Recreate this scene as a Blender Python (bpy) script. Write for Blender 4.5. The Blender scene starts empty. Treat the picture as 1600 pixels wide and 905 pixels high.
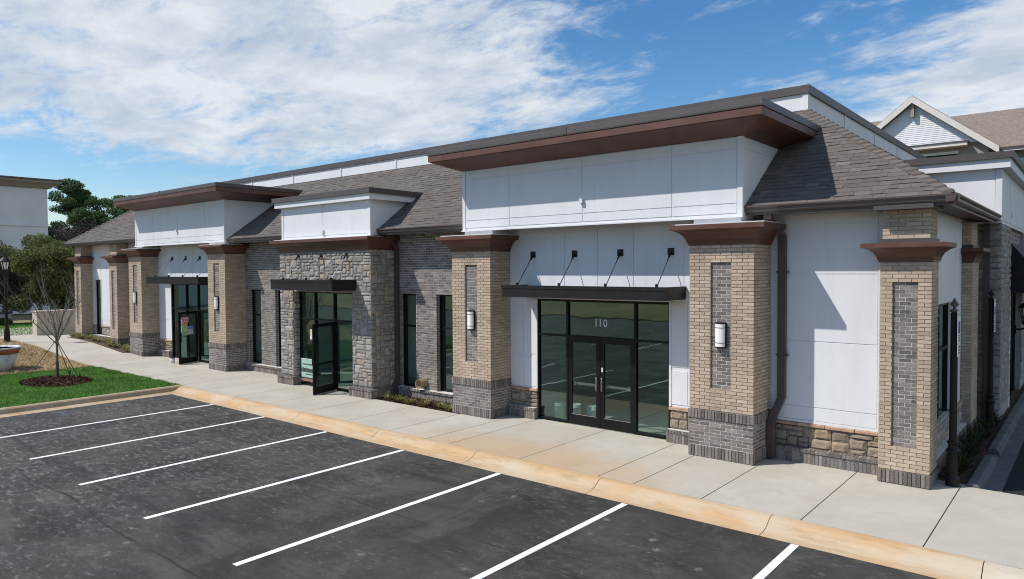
import bpy, math, random
import numpy as np
from mathutils import Vector, Matrix, Quaternion
random.seed(7); rng = np.random.default_rng(7)
R = math.radians
scn = bpy.context.scene
COL = scn.collection

# ---------------------------------------------------------------- camera
cam_d = bpy.data.cameras.new('camera'); cam = bpy.data.objects.new('camera', cam_d); COL.objects.link(cam)
CAM = Vector((6.18, -12.94, 3.70))
yaw, pitch, roll = R(39.875), R(1.68), R(.315)
F = Vector((-math.sin(yaw)*math.cos(pitch), math.cos(yaw)*math.cos(pitch), -math.sin(pitch)))
RT = Vector((math.cos(yaw), math.sin(yaw), 0)); DN = F.cross(RT)
RT2 = math.cos(roll)*RT + math.sin(roll)*DN; DN2 = F.cross(RT2)
cam.matrix_world = Matrix(((RT2.x, -DN2.x, -F.x, CAM.x), (RT2.y, -DN2.y, -F.y, CAM.y), (RT2.z, -DN2.z, -F.z, CAM.z), (0, 0, 0, 1)))
cam_d.sensor_width = 36; cam_d.lens = 1097.6/1600*36
cam_d.clip_start = .1; cam_d.clip_end = 3000
scn.camera = cam
# ---------------------------------------------------------------- sun, sky, exposure
SUN_EL = R(49.5)
SH = Vector((.9, 1.0, 0)).normalized()                       # shadows run to the right and back
sun_dir = Vector((SH.x*math.cos(SUN_EL), SH.y*math.cos(SUN_EL), -math.sin(SUN_EL)))
sd = bpy.data.lights.new('sun', 'SUN'); sd.energy = 4.6; sd.angle = R(.53); sd.color = (1, .95, .88)
so = bpy.data.objects.new('sun', sd); COL.objects.link(so)
so.rotation_euler = sun_dir.to_track_quat('-Z', 'Y').to_euler(); so.location = (-20, -25, 40)
world = bpy.data.worlds.new('World'); scn.world = world; world.use_nodes = True
wn, wl = world.node_tree.nodes, world.node_tree.links; wn.clear()
out = wn.new('ShaderNodeOutputWorld'); bg = wn.new('ShaderNodeBackground'); bg.inputs[1].default_value = .105
sky = wn.new('ShaderNodeTexSky'); sky.sky_type = 'NISHITA'; sky.sun_disc = False
sky.sun_elevation = SUN_EL; sky.sun_rotation = math.atan2(-SH.x, -SH.y); sky.air_density = 1.0; sky.dust_density = .35; sky.ozone_density = 2.6
tc = wn.new('ShaderNodeTexCoord'); sep = wn.new('ShaderNodeSeparateXYZ'); wl.new(tc.outputs['Generated'], sep.inputs[0])
def wmath(op, a, b=None, c=None):
    n = wn.new('ShaderNodeMath'); n.operation = op
    for i, v in enumerate((a, b, c)):
        if v is None: continue
        if isinstance(v, (int, float)): n.inputs[i].default_value = v
        else: wl.new(v, n.inputs[i])
    return n.outputs[0]
zz = wmath('ADD', wmath('MAXIMUM', sep.outputs[2], 0), .16)
cmb = wn.new('ShaderNodeCombineXYZ'); wl.new(wmath('DIVIDE', sep.outputs[0], zz), cmb.inputs[0]); wl.new(wmath('DIVIDE', sep.outputs[1], zz), cmb.inputs[1])
def wnoise(scale, detail, rough, loc, dist=0, st=(1, 1, 1), rot=0):
    mp = wn.new('ShaderNodeMapping'); mp.inputs['Location'].default_value = loc; mp.inputs['Scale'].default_value = st; mp.inputs['Rotation'].default_value = (0, 0, rot)
    wl.new(cmb.outputs[0], mp.inputs[0])
    n = wn.new('ShaderNodeTexNoise'); n.inputs['Scale'].default_value = scale; n.inputs['Detail'].default_value = detail; n.inputs['Roughness'].default_value = rough; n.inputs['Distortion'].default_value = dist
    wl.new(mp.outputs[0], n.inputs[0]); return n.outputs[0]
big = wnoise(1.1, 3, .5, (3.1, 1.4, 0))
med = wnoise(3.0, 12, .66, (1.2, .4, 0), .35, (1, 1.5, 1), R(35))
fine = wnoise(9.0, 8, .7, (4.2, 2.4, 0), .5, (1, 1.7, 1), R(35))
def bank(cx, cy, rx, ry):
    n = wn.new('ShaderNodeSeparateXYZ'); wl.new(cmb.outputs[0], n.inputs[0])
    d = wmath('ADD', wmath('POWER', wmath('DIVIDE', wmath('SUBTRACT', n.outputs[0], cx), rx), 2), wmath('POWER', wmath('DIVIDE', wmath('SUBTRACT', n.outputs[1], cy), ry), 2))
    m = wn.new('ShaderNodeMapRange'); m.interpolation_type = 'SMOOTHSTEP'; m.inputs[1].default_value = .25; m.inputs[2].default_value = 1.55; m.inputs[3].default_value = 1; m.inputs[4].default_value = 0
    wl.new(d, m.inputs[0]); return m.outputs[0]
banks = wmath('MAXIMUM', wmath('MAXIMUM', bank(-1.98, 1.15, 1.02, 1.08), bank(.15, 2.75, .85, .85)), bank(1.6, .2, 1.2, 1.4))
cov = wmath('ADD', wmath('ADD', wmath('MULTIPLY', big, .35), wmath('ADD', wmath('MULTIPLY', med, .95), wmath('MULTIPLY', wmath('SUBTRACT', fine, .5), .28))), wmath('MULTIPLY', banks, .29))
mr = wn.new('ShaderNodeMapRange'); mr.interpolation_type = 'SMOOTHSTEP'; mr.inputs[1].default_value = .635; mr.inputs[2].default_value = .965
wl.new(cov, mr.inputs[0])
shade = wnoise(2.4, 9, .62, (5, 2, 0), .25, (1, 1.4, 1), R(30))
cr = wn.new('ShaderNodeValToRGB'); cr.color_ramp.elements[0].position = .36; cr.color_ramp.elements[0].color = (4.9, 5.6, 6.6, 1)
cr.color_ramp.elements[1].position = .6; cr.color_ramp.elements[1].color = (7.4, 7.8, 8.2, 1); wl.new(shade, cr.inputs[0])
hs_ = wn.new('ShaderNodeHueSaturation'); hs_.inputs['Saturation'].default_value = 1.3; hs_.inputs['Value'].default_value = 1.25; wl.new(sky.outputs[0], hs_.inputs['Color'])
mix = wn.new('ShaderNodeMix'); mix.data_type = 'RGBA'
wl.new(wmath('MULTIPLY', mr.outputs[0], .95), mix.inputs[0]); wl.new(hs_.outputs[0], mix.inputs[6]); wl.new(cr.outputs[0], mix.inputs[7])
wl.new(mix.outputs[2], bg.inputs[0]); wl.new(bg.outputs[0], out.inputs[0])
scn.view_settings.view_transform = 'Standard'; scn.view_settings.look = 'None'; scn.view_settings.exposure = 0.04; scn.view_settings.gamma = 1
try: scn.view_settings.use_curve_mapping = False
except Exception: pass
scn.render.engine = 'CYCLES'
scn.cycles.use_denoising = True; scn.cycles.filter_width = 1.05; scn.cycles.max_bounces = 8; scn.cycles.transparent_max_bounces = 12

# ---------------------------------------------------------------- materials
MT = {}
class NT:
    def __init__(s, name):
        m = bpy.data.materials.new(name); m.use_nodes = True; s.m = m; s.n = m.node_tree.nodes; s.l = m.node_tree.links
        s.b = s.n['Principled BSDF']; s.pos = s.n.new('ShaderNodeNewGeometry').outputs['Position']; MT[name] = m
    def val(s, sock, v):
        if isinstance(v, (int, float)): sock.default_value = v
        elif isinstance(v, tuple): sock.default_value = v if len(v) == 4 else (*v, 1)
        else: s.l.new(v, sock)
    def math(s, op, a, b=0., c=0.):
        n = s.n.new('ShaderNodeMath'); n.operation = op
        for i, v in enumerate((a, b, c)): s.val(n.inputs[i], v)
        return n.outputs[0]
    def noise(s, scale, detail=4, rough=.55, st=(1, 1, 1), dist=0., rot=0., loc=(0, 0, 0)):
        mp = s.n.new('ShaderNodeMapping'); mp.inputs['Scale'].default_value = st; mp.inputs['Rotation'].default_value = (0, 0, rot); mp.inputs['Location'].default_value = loc
        s.l.new(s.pos, mp.inputs[0]); n = s.n.new('ShaderNodeTexNoise')
        n.inputs['Scale'].default_value = scale; n.inputs['Detail'].default_value = detail; n.inputs['Roughness'].default_value = rough; n.inputs['Distortion'].default_value = dist
        s.l.new(mp.outputs[0], n.inputs[0]); return n.outputs[0]
    def range(s, v, a, b, c=0., d=1.):
        n = s.n.new('ShaderNodeMapRange'); n.interpolation_type = 'SMOOTHSTEP'; s.val(n.inputs[0], v)
        for i, q in enumerate((a, b, c, d)): n.inputs[i+1].default_value = q
        return n.outputs[0]
    def mix(s, f, a, b, mode='MIX'):
        n = s.n.new('ShaderNodeMix'); n.data_type = 'RGBA'; n.blend_type = mode; s.val(n.inputs[0], f); s.val(n.inputs[6], a); s.val(n.inputs[7], b); return n.outputs[2]
    def ramp(s, v, stops, const=False):
        n = s.n.new('ShaderNodeValToRGB'); cr = n.color_ramp
        if const: cr.interpolation = 'CONSTANT'
        while len(cr.elements) < len(stops): cr.elements.new(.5)
        for e, (p, c) in zip(cr.elements, stops): e.position = p; e.color = (*c, 1)
        s.l.new(v, n.inputs[0]); return n.outputs[0]
    def rand(s):
        a = s.n.new('ShaderNodeObjectInfo').outputs['Random']; g = s.n.new('ShaderNodeNewGeometry').outputs['Random Per Island']
        return s.math('FRACT', s.math('ADD', a, g))
    def xyz(s):
        n = s.n.new('ShaderNodeSeparateXYZ'); s.l.new(s.pos, n.inputs[0]); return n.outputs
    def bump(s, h, strength=.3, dist=.01):
        n = s.n.new('ShaderNodeBump'); n.inputs['Strength'].default_value = strength; n.inputs['Distance'].default_value = dist; s.l.new(h, n.inputs['Height']); s.l.new(n.outputs[0], s.b.inputs['Normal'])
    def fin(s, col, rough=.8, metal=0., spec=.5):
        s.val(s.b.inputs['Base Color'], col); s.val(s.b.inputs['Roughness'], rough); s.val(s.b.inputs['Metallic'], metal); s.b.inputs['Specular IOR Level'].default_value = spec
        return s.m
def plain(name, c1, c2, scale=3., rough=.8, metal=0., spec=.5, bstr=0., bscale=60., st=(1, 1, 1)):
    t = NT(name); col = t.mix(t.range(t.noise(scale, 5, .6, st), .3, .7), c1, c2)
    if bstr: t.bump(t.noise(bscale, 3, .6), bstr, .01)
    return t.fin(col, rough, metal, spec)
def brickmat(name, stops, mott=.25, rough=.9):
    t = NT(name); col = t.ramp(t.rand(), stops)
    col = t.mix(t.math('MULTIPLY', t.range(t.noise(30, 4, .65, (1, 1, 2.5)), .35, .7), mott), col, (.55, .52, .48))
    col = t.mix(t.range(t.noise(1.1, 3, .6), .3, .75, 0., .22), col, (.2, .17, .14), 'MULTIPLY')
    t.bump(t.noise(70, 4, .7), .5, .006); return t.fin(col, rough, 0, .25)
brickmat('tan_brick', [(0, (.40, .30, .215)), (.3, (.48, .37, .27)), (.6, (.54, .42, .31)), (.85, (.44, .335, .24)), (1, (.58, .47, .36))], .16)
brickmat('grey_brick', [(0, (.07, .056, .05)), (.3, (.15, .122, .108)), (.55, (.22, .185, .165)), (.8, (.11, .09, .08)), (1, (.30, .255, .23))], .3)
plain('tan_mortar', (.27, .21, .155), (.36, .29, .22), 8, .95, bstr=.3)
plain('grey_mortar', (.52, .485, .45), (.62, .58, .54), 8, .95, bstr=.3)
t = NT('field_stone'); r_ = t.rand()
col = t.ramp(r_, [(0, (.28, .26, .235)), (.2, (.40, .375, .345)), (.4, (.33, .30, .27)), (.55, (.42, .34, .26)), (.7, (.32, .30, .28)), (.85, (.48, .45, .41)), (1, (.40, .35, .30))])
col = t.mix(t.range(t.noise(9, 6, .65), .35, .7, 0, .5), col, (.13, .115, .10)); t.bump(t.noise(22, 6, .7), .9, .03); t.fin(col, .92, 0, .25)
t = NT('brown_stone'); col = t.ramp(t.rand(), [(0, (.20, .165, .13)), (.25, (.34, .285, .22)), (.45, (.26, .22, .185)), (.65, (.42, .32, .21)), (.8, (.30, .27, .24)), (1, (.36, .27, .19))])
col = t.mix(t.range(t.noise(9, 6, .65), .35, .7, 0, .5), col, (.13, .105, .08)); t.bump(t.noise(22, 6, .7), .9, .03); t.fin(col, .92, 0, .25)
plain('stone_mortar', (.30, .28, .26), (.40, .375, .35), 6, .95, bstr=.4)
plain('stone_cap', (.34, .20, .13), (.48, .33, .23), 5, .9, bstr=.5, bscale=25)
t = NT('white_panel'); col = t.mix(t.range(t.noise(1.2, 4, .6, (1, 1, .35)), .35, .75), (.70, .705, .72), (.65, .65, .665)); col = t.mix(t.range(t.noise(2.2, 6, .7, (2.5, 2.5, .18)), .52, .75, 0, .28), col, (.52, .50, .47)); t.bump(t.noise(2.0, 3, .5), .25, .02); t.fin(col, .62, 0, .35)
t = NT('white_trim'); col = t.mix(t.range(t.noise(2, 4, .6), .35, .75), (.70, .70, .705), (.64, .64, .65)); t.fin(col, .55, 0, .4)
t = NT('white_stucco'); col = t.mix(t.range(t.noise(.5, 5, .6), .35, .75), (.62, .65, .69), (.55, .58, .62)); t.bump(t.noise(60, 3, .6), .3, .01); t.fin(col, .9, 0, .3)
plain('brown_metal', (.088, .030, .016), (.125, .052, .033), 1.6, .5, .0, .5, .06, 120)
plain('dark_metal', (.068, .055, .052), (.082, .068, .064), 2, .45, .0, .5, .04, 90)
plain('gutter_metal', (.075, .052, .048), (.095, .068, .063), 2, .4, .0, .5)
plain('black_metal', (.011, .010, .010), (.016, .015, .015), 4, .5, .0, .25)
plain('black_frame', (.006, .006, .0065), (.010, .010, .0105), 4, .4, .0, .22)
plain('steel', (.5, .5, .5), (.6, .6, .6), 4, .3, 1.0)
plain('silver_rod', (.35, .36, .38), (.45, .46, .48), 4, .4, .6)
t = NT('shingle'); col = t.ramp(t.rand(), [(0, (.085, .073, .066)), (.35, (.128, .112, .102)), (.7, (.102, .087, .079)), (1, (.155, .137, .124))])
col = t.mix(t.range(t.noise(90, 3, .7), .4, .65, 0, .35), col, (.22, .20, .185)); col = t.mix(t.range(t.noise(.8, 3), .35, .7, 0, .25), col, (.09, .08, .075)); t.bump(t.noise(160, 2, .7), .5, .004); t.fin(col, .95, 0, .2)
t = NT('far_shingle'); col = t.mix(t.range(t.noise(5, 4, .7, (1, 3, 3)), .3, .7), (.15, .125, .105), (.27, .225, .19)); t.fin(col, .95, 0, .2)
# concrete walk with rusty clay staining of its own shape
t = NT('walk_concrete'); X, Y, Z = t.xyz()
base = t.mix(t.range(t.noise(.9, 6, .6), .3, .72), (.49, .465, .40), (.41, .38, .315))
base = t.mix(t.math('MULTIPLY', t.n.new('ShaderNodeObjectInfo').outputs['Random'], .5), base, (.42, .38, .32))
d = t.math('ADD', t.math('POWER', t.math('MULTIPLY', t.math('ADD', X, 2.6), .28), 2.), t.math('POWER', t.math('MULTIPLY', t.math('ADD', Y, 2.4), .62), 2.))
stain = t.math('MULTIPLY', t.range(t.math('ADD', d, t.math('MULTIPLY', t.noise(1.1, 5, .65), 1.1)), .45, 1.75, 1., 0.), .62)
base = t.mix(stain, base, (.47, .29, .14)); base = t.mix(t.range(t.noise(5, 6, .7, (1, .35, 1)), .55, .8, 0, .35), base, (.30, .265, .22))
base = t.mix(t.range(t.noise(2.2, 7, .72, loc=(2, 2, 0)), .52, .72, 0, .45), base, (.36, .30, .23)); vs_ = t.n.new('ShaderNodeTexVoronoi'); vs_.inputs['Scale'].default_value = 2.6; t.l.new(t.pos, vs_.inputs[0]); base = t.mix(t.range(vs_.outputs['Distance'], .02, .035, .7, 0.), base, (.14, .12, .10))
base = t.mix(t.range(t.noise(60, 3, .7), .5, .75, 0, .25), base, (.3, .28, .25))
t.bump(t.noise(45, 4, .7, (1, 3, 1)), .25, .006); t.fin(base, .9, 0, .25)
t = NT('joint_dark'); t.fin(t.mix(t.noise(9), (.10, .085, .07), (.05, .045, .04)), .95)
t = NT('kerb_concrete'); X, Y, Z = t.xyz()
k = t.mix(t.range(t.noise(1.0, 5, .65, (.6, 3, 1)), .32, .68), (.50, .32, .165), (.51, .40, .27))
k = t.mix(t.range(X, 4.9, 5.35), k, (.50, .46, .38)); k = t.mix(t.range(X, -15.2, -17.2), k, (.36, .285, .20))
k = t.mix(t.range(t.noise(3.0, 7, .72, (.5, 3, 1)), .46, .74, 0, .65), k, (.29, .205, .12)); k = t.mix(t.range(t.noise(.7, 4, .6, (1, 2, 1), loc=(3, 0, 0)), .5, .66, 0, .6), k, (.50, .44, .34)); k = t.mix(t.range(t.noise(24, 4, .7), .6, .8, 0, .35), k, (.62, .53, .40))
t.bump(t.noise(38, 4, .7), .35, .008); t.fin(k, .92, 0, .2)
plain('plain_concrete', (.36, .33, .29), (.27, .25, .22), 1.6, .92, bstr=.25)
plain('dark_concrete', (.13, .13, .135), (.09, .09, .095), 1.6, .92, bstr=.25)
# asphalt: sealed lot, pale scuffs thickest on the left, dark tyre and seam marks
t = NT('asphalt'); X, Y, Z = t.xyz()
a = t.mix(t.range(t.noise(.5, 8, .68, dist=.4), .32, .68), (.017, .0165, .016), (.050, .047, .044))
a = t.mix(t.range(t.noise(.8, 7, .7, (1, .6, 1), .5), .47, .68, 0, .75), a, (.085, .073, .060)); a = t.mix(t.range(t.noise(.6, 6, .65, (.4, 1.6, 1), .6, R(20), (8, 2, 0)), .52, .66, 0, .7), a, (.014, .014, .0145))
g = t.range(X, 4., -12., .55, 1.); patch = t.range(t.noise(.42, 4, .6, loc=(4, 9, 0)), .36, .62, .1, 1.)
sc1 = t.range(t.noise(7, 6, .72, (.8, 1.5, 1), .6, R(-8)), .57, .66); sc2 = t.range(t.noise(4.2, 8, .75, (.6, 1.4, 1), .3, R(-8), (7, 3, 0)), .5, .7)
a = t.mix(t.math('MULTIPLY', t.math('MULTIPLY', t.math('MAXIMUM', sc1, t.math('MULTIPLY', sc2, .55)), g), t.math('MULTIPLY', patch, .8)), a, (.20, .20, .20))
sc3 = t.range(t.noise(6.5, 8, .72, (.7, 1.6, 1), .2, R(12), (2, 5, 0)), .5, .66); g2 = t.math('MULTIPLY', t.range(X, -1.5, -9.), t.range(t.noise(.7, 4, .6, loc=(9, 1, 0)), .34, .56, .25, 1.))
a = t.mix(t.math('MULTIPLY', t.math('MULTIPLY', sc3, g2), .75), a, (.22, .22, .22))
pz = t.n.new('ShaderNodeTexVoronoi'); pz.inputs['Scale'].default_value = 2.3; pz.inputs['Randomness'].default_value = 1.; t.l.new(t.pos, pz.inputs[0])
pzm = t.math('MULTIPLY', t.range(t.math('ADD', pz.outputs['Distance'], t.math('MULTIPLY', t.noise(14, 4, .7), .3)), .22, .33, 1., 0.), t.range(t.noise(1.0, 4, .6, loc=(3, 7, 0)), .46, .6))
a = t.mix(t.math('MULTIPLY', t.math('MULTIPLY', pzm, t.range(t.noise(26, 4, .75), .4, .58)), .75), a, (.23, .23, .23))
a = t.mix(t.range(t.noise(.55, 3, .5, (.25, 3, 1), .5, R(-14)), .60, .68, 0, .65), a, (.016, .016, .017))
sp = t.n.new('ShaderNodeTexVoronoi'); sp.inputs['Scale'].default_value = 1.1; t.l.new(t.pos, sp.inputs[0]); a = t.mix(t.range(sp.outputs['Distance'], .012, .02, 1., 0.), a, (.45, .45, .44))
a = t.mix(t.range(t.noise(95, 3, .7), .5, .72, 0, .55), a, (.12, .118, .112)); a = t.mix(t.range(t.noise(60, 3, .7, loc=(3, 3, 3)), .55, .75, 0, .6), a, (.012, .012, .012))
for c_, wob, wd_ in ((-8.75, .5, .02), (-5.7, .25, .012), (-11.3, .6, .05)):
    ln = t.math('ABSOLUTE', t.math('ADD', t.math('SUBTRACT', Y, c_), t.math('MULTIPLY', t.math('SUBTRACT', t.noise(.3, 3, .5, loc=(c_, 0, 0)), .5), wob)))
    a = t.mix(t.math('MULTIPLY', t.range(ln, wd_*.5, wd_*1.6, 1., 0.), t.range(t.noise(.9, 3, loc=(c_, 2, 0)), .4, .6, .15, .8)), a, (.012, .012, .012))
for c_, wd_ in ((-9.7, .16), (-11.2, .14)):
    ln = t.math('ABSOLUTE', t.math('ADD', t.math('SUBTRACT', Y, c_), t.math('MULTIPLY', t.math('SUBTRACT', t.noise(.12, 2, .5, loc=(1, 0, 0)), .5), 5.)))
    a = t.mix(t.math('MULTIPLY', t.range(ln, wd_*.6, wd_*1.5, 1., 0.), t.range(t.noise(1.4, 4, .6), .35, .65, .05, .4)), a, (.10, .095, .085))
t.bump(t.noise(110, 3, .7), .5, .006); t.fin(a, t.range(t.noise(1.2, 4), .3, .7, .72, .92), 0, .35)
plain('dark_asphalt', (.016, .016, .018), (.026, .026, .028), .8, .9, 0, .25, .4, 120)  # side drive surface, much darker than the main lot
t = NT('road_paint'); p = t.mix(t.range(t.noise(38, 6, .75), .52, .66, 0, .75), (.80, .80, .78), (.30, .30, .29)); p = t.mix(t.range(t.noise(1.1, 4, .6), .5, .75, 0, .4), p, (.45, .43, .40)); t.bump(t.noise(110, 3, .7), .3, .004); t.fin(p, .7, 0, .3)
t = NT('dry_ground'); c = t.mix(t.range(t.noise(.12, 6, .65), .35, .65), (.34, .26, .15), (.20, .18, .08)); c = t.mix(t.range(t.noise(1.7, 5, .7), .45, .7, 0, .6), c, (.14, .13, .05)); t.fin(c, .95, 0, .1)
t = NT('lawn_soil'); c = t.mix(t.range(t.noise(2.5, 5, .7), .35, .65), (.05, .12, .018), (.075, .16, .028)); t.bump(t.noise(40, 3), .6, .03); t.fin(c, .95, 0, .1)
t = NT('grass_blade'); c = t.ramp(t.rand(), [(0, (.065, .18, .02)), (.45, (.11, .29, .036)), (.8, (.16, .36, .06)), (1, (.29, .38, .13))]); c = t.mix(t.range(t.noise(1.3, 5, .65), .45, .68, 0, .6), c, (.04, .10, .015)); c = t.mix(t.range(t.noise(2.3, 5, .7, loc=(5, 5, 0)), .56, .72, 0, .55), c, (.22, .27, .09)); t.fin(c, .7, 0, .25)
t = NT('straw'); c = t.ramp(t.rand(), [(0, (.22, .15, .07)), (.35, (.42, .31, .16)), (.8, (.60, .48, .29)), (1, (.26, .13, .06))]); t.fin(c, .85, 0, .2)
t = NT('straw_soil'); c = t.mix(t.range(t.noise(1.1, 5, .65), .4, .66), (.34, .25, .14), (.24, .12, .06)); t.bump(t.noise(30, 4), .7, .03); t.fin(c, .95, 0, .1)
t = NT('mulch'); c = t.ramp(t.rand(), [(0, (.035, .018, .012)), (.5, (.075, .036, .024)), (.85, (.12, .06, .04)), (1, (.22, .15, .10))]); t.fin(c, .95, 0, .1)
plain('mulch_soil', (.05, .027, .018), (.09, .05, .034), 8, .95, bstr=.8, bscale=30)
def leafmat(name, stops, tr=.4):
    t = NT(name); c = t.ramp(t.rand(), stops); t.fin(c, .65, 0, .25)
    tr_ = t.n.new('ShaderNodeBsdfTranslucent'); t.l.new(c, tr_.inputs[0]); ms = t.n.new('ShaderNodeMixShader'); ms.inputs[0].default_value = tr
    t.l.new(t.b.outputs[0], ms.inputs[1]); t.l.new(tr_.outputs[0], ms.inputs[2]); t.l.new(ms.outputs[0], t.n['Material Output'].inputs[0])
leafmat('pine_needles', [(0, (.035, .075, .03)), (.5, (.075, .14, .05)), (1, (.13, .20, .075))])
leafmat('holly_leaves', [(0, (.05, .075, .022)), (.5, (.12, .15, .045)), (.85, (.20, .22, .075)), (1, (.28, .28, .12))])
leafmat('bush_leaves', [(0, (.05, .058, .032)), (.5, (.11, .115, .068)), (.85, (.19, .19, .12)), (1, (.28, .27, .19))])
leafmat('lily_leaves', [(0, (.08, .11, .03)), (.4, (.19, .21, .07)), (.75, (.36, .33, .13)), (1, (.46, .38, .20))])
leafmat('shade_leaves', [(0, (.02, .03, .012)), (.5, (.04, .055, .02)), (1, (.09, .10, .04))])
leafmat('twigs', [(0, (.05, .04, .032)), (1, (.12, .10, .085))], .05)
plain('bark', (.10, .075, .058), (.17, .135, .11), 14, .95, bstr=.6, bscale=40, st=(1, 1, .3))
plain('grey_bark', (.16, .14, .12), (.26, .235, .205), 14, .95, bstr=.5, bscale=40, st=(1, 1, .3))
plain('rope', (.05, .045, .04), (.09, .08, .07), 20, .9)
plain('beige_stucco', (.50, .43, .36), (.44, .375, .31), 1.2, .9, bstr=.2)
plain('white_plastic', (.70, .71, .70), (.58, .60, .59), 6, .45)
plain('lamp_glass', (.80, .79, .74), (.86, .85, .80), 5, .25)
plain('brass', (.30, .25, .13), (.40, .33, .18), 8, .5, .5)
plain('interior_wall', (.76, .76, .74), (.70, .70, .68), .7, .9)
plain('interior_floor', (.46, .445, .42), (.52, .50, .47), .9, .7)
plain('table_wood', (.33, .20, .11), (.42, .27, .15), 6, .6, st=(1, 8, 1))
plain('taupe_siding', (.26, .225, .195), (.30, .26, .225), 2, .85)
plain('cream_trim', (.66, .62, .57), (.60, .56, .51), 2, .7)
plain('red_paint', (.30, .06, .035), (.38, .11, .07), 7, .75)
t = NT('worn_white'); c = t.mix(t.range(t.noise(3.5, 6, .7), .5, .66), (.58, .60, .61), (.33, .33, .32)); t.fin(c, .7)
for nm, c in dict(poster_mint=(.36, .52, .45), poster_pink=(.62, .20, .28), poster_orange=(.62, .36, .2), poster_green=(.30, .48, .26), poster_blue=(.14, .28, .5), poster_lilac=(.52, .50, .62), poster_yellow=(.6, .62, .22), poster_white=(.7, .71, .7), ink=(.03, .05, .05), sign_blue=(.03, .08, .30), red_ink=(.45, .2, .17), white_ink=(.72, .78, .76), tail=(.5, .5, .52)).items():
    plain(nm, c, tuple(v*.9 for v in c), 9, .6)
def glassmat(name, tint, ior, refl_rough=0.0, wav=.0):
    m = bpy.data.materials.new(name); m.use_nodes = True; n, l = m.node_tree.nodes, m.node_tree.links; n.clear(); MT[name] = m
    o = n.new('ShaderNodeOutputMaterial'); tr = n.new('ShaderNodeBsdfTransparent'); tr.inputs[0].default_value = (*tint, 1)
    gl = n.new('ShaderNodeBsdfGlossy'); gl.inputs['Roughness'].default_value = refl_rough; gl.inputs[0].default_value = (.66, .86, .80, 1)
    lw = n.new('ShaderNodeLayerWeight'); lw.inputs[0].default_value = .5; pw = n.new('ShaderNodeMath'); pw.operation = 'POWER'; l.new(lw.outputs['Facing'], pw.inputs[0]); pw.inputs[1].default_value = 4.
    fr = n.new('ShaderNodeMath'); fr.operation = 'MULTIPLY_ADD'; l.new(pw.outputs[0], fr.inputs[0]); fr.inputs[1].default_value = 1-ior; fr.inputs[2].default_value = ior; ms = n.new('ShaderNodeMixShader')
    if wav:
        g = n.new('ShaderNodeNewGeometry'); nz = n.new('ShaderNodeTexNoise'); nz.inputs['Scale'].default_value = 1.3; nz.inputs['Detail'].default_value = 1.0; l.new(g.outputs['Position'], nz.inputs[0])
        b = n.new('ShaderNodeBump'); b.inputs['Strength'].default_value = wav; b.inputs['Distance'].default_value = .02; l.new(nz.outputs[0], b.inputs['Height']); l.new(b.outputs[0], gl.inputs['Normal'])
    l.new(fr.outputs[0], ms.inputs[0]); l.new(tr.outputs[0], ms.inputs[1]); l.new(gl.outputs[0], ms.inputs[2]); l.new(ms.outputs[0], o.inputs[0])
glassmat('store_glass', (.70, .80, .765), .13, 0, .12)
glassmat('door_glass', (.84, .89, .87), .075, 0, .05)
glassmat('window_glass', (.72, .83, .80), .12, 0, .1)

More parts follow.
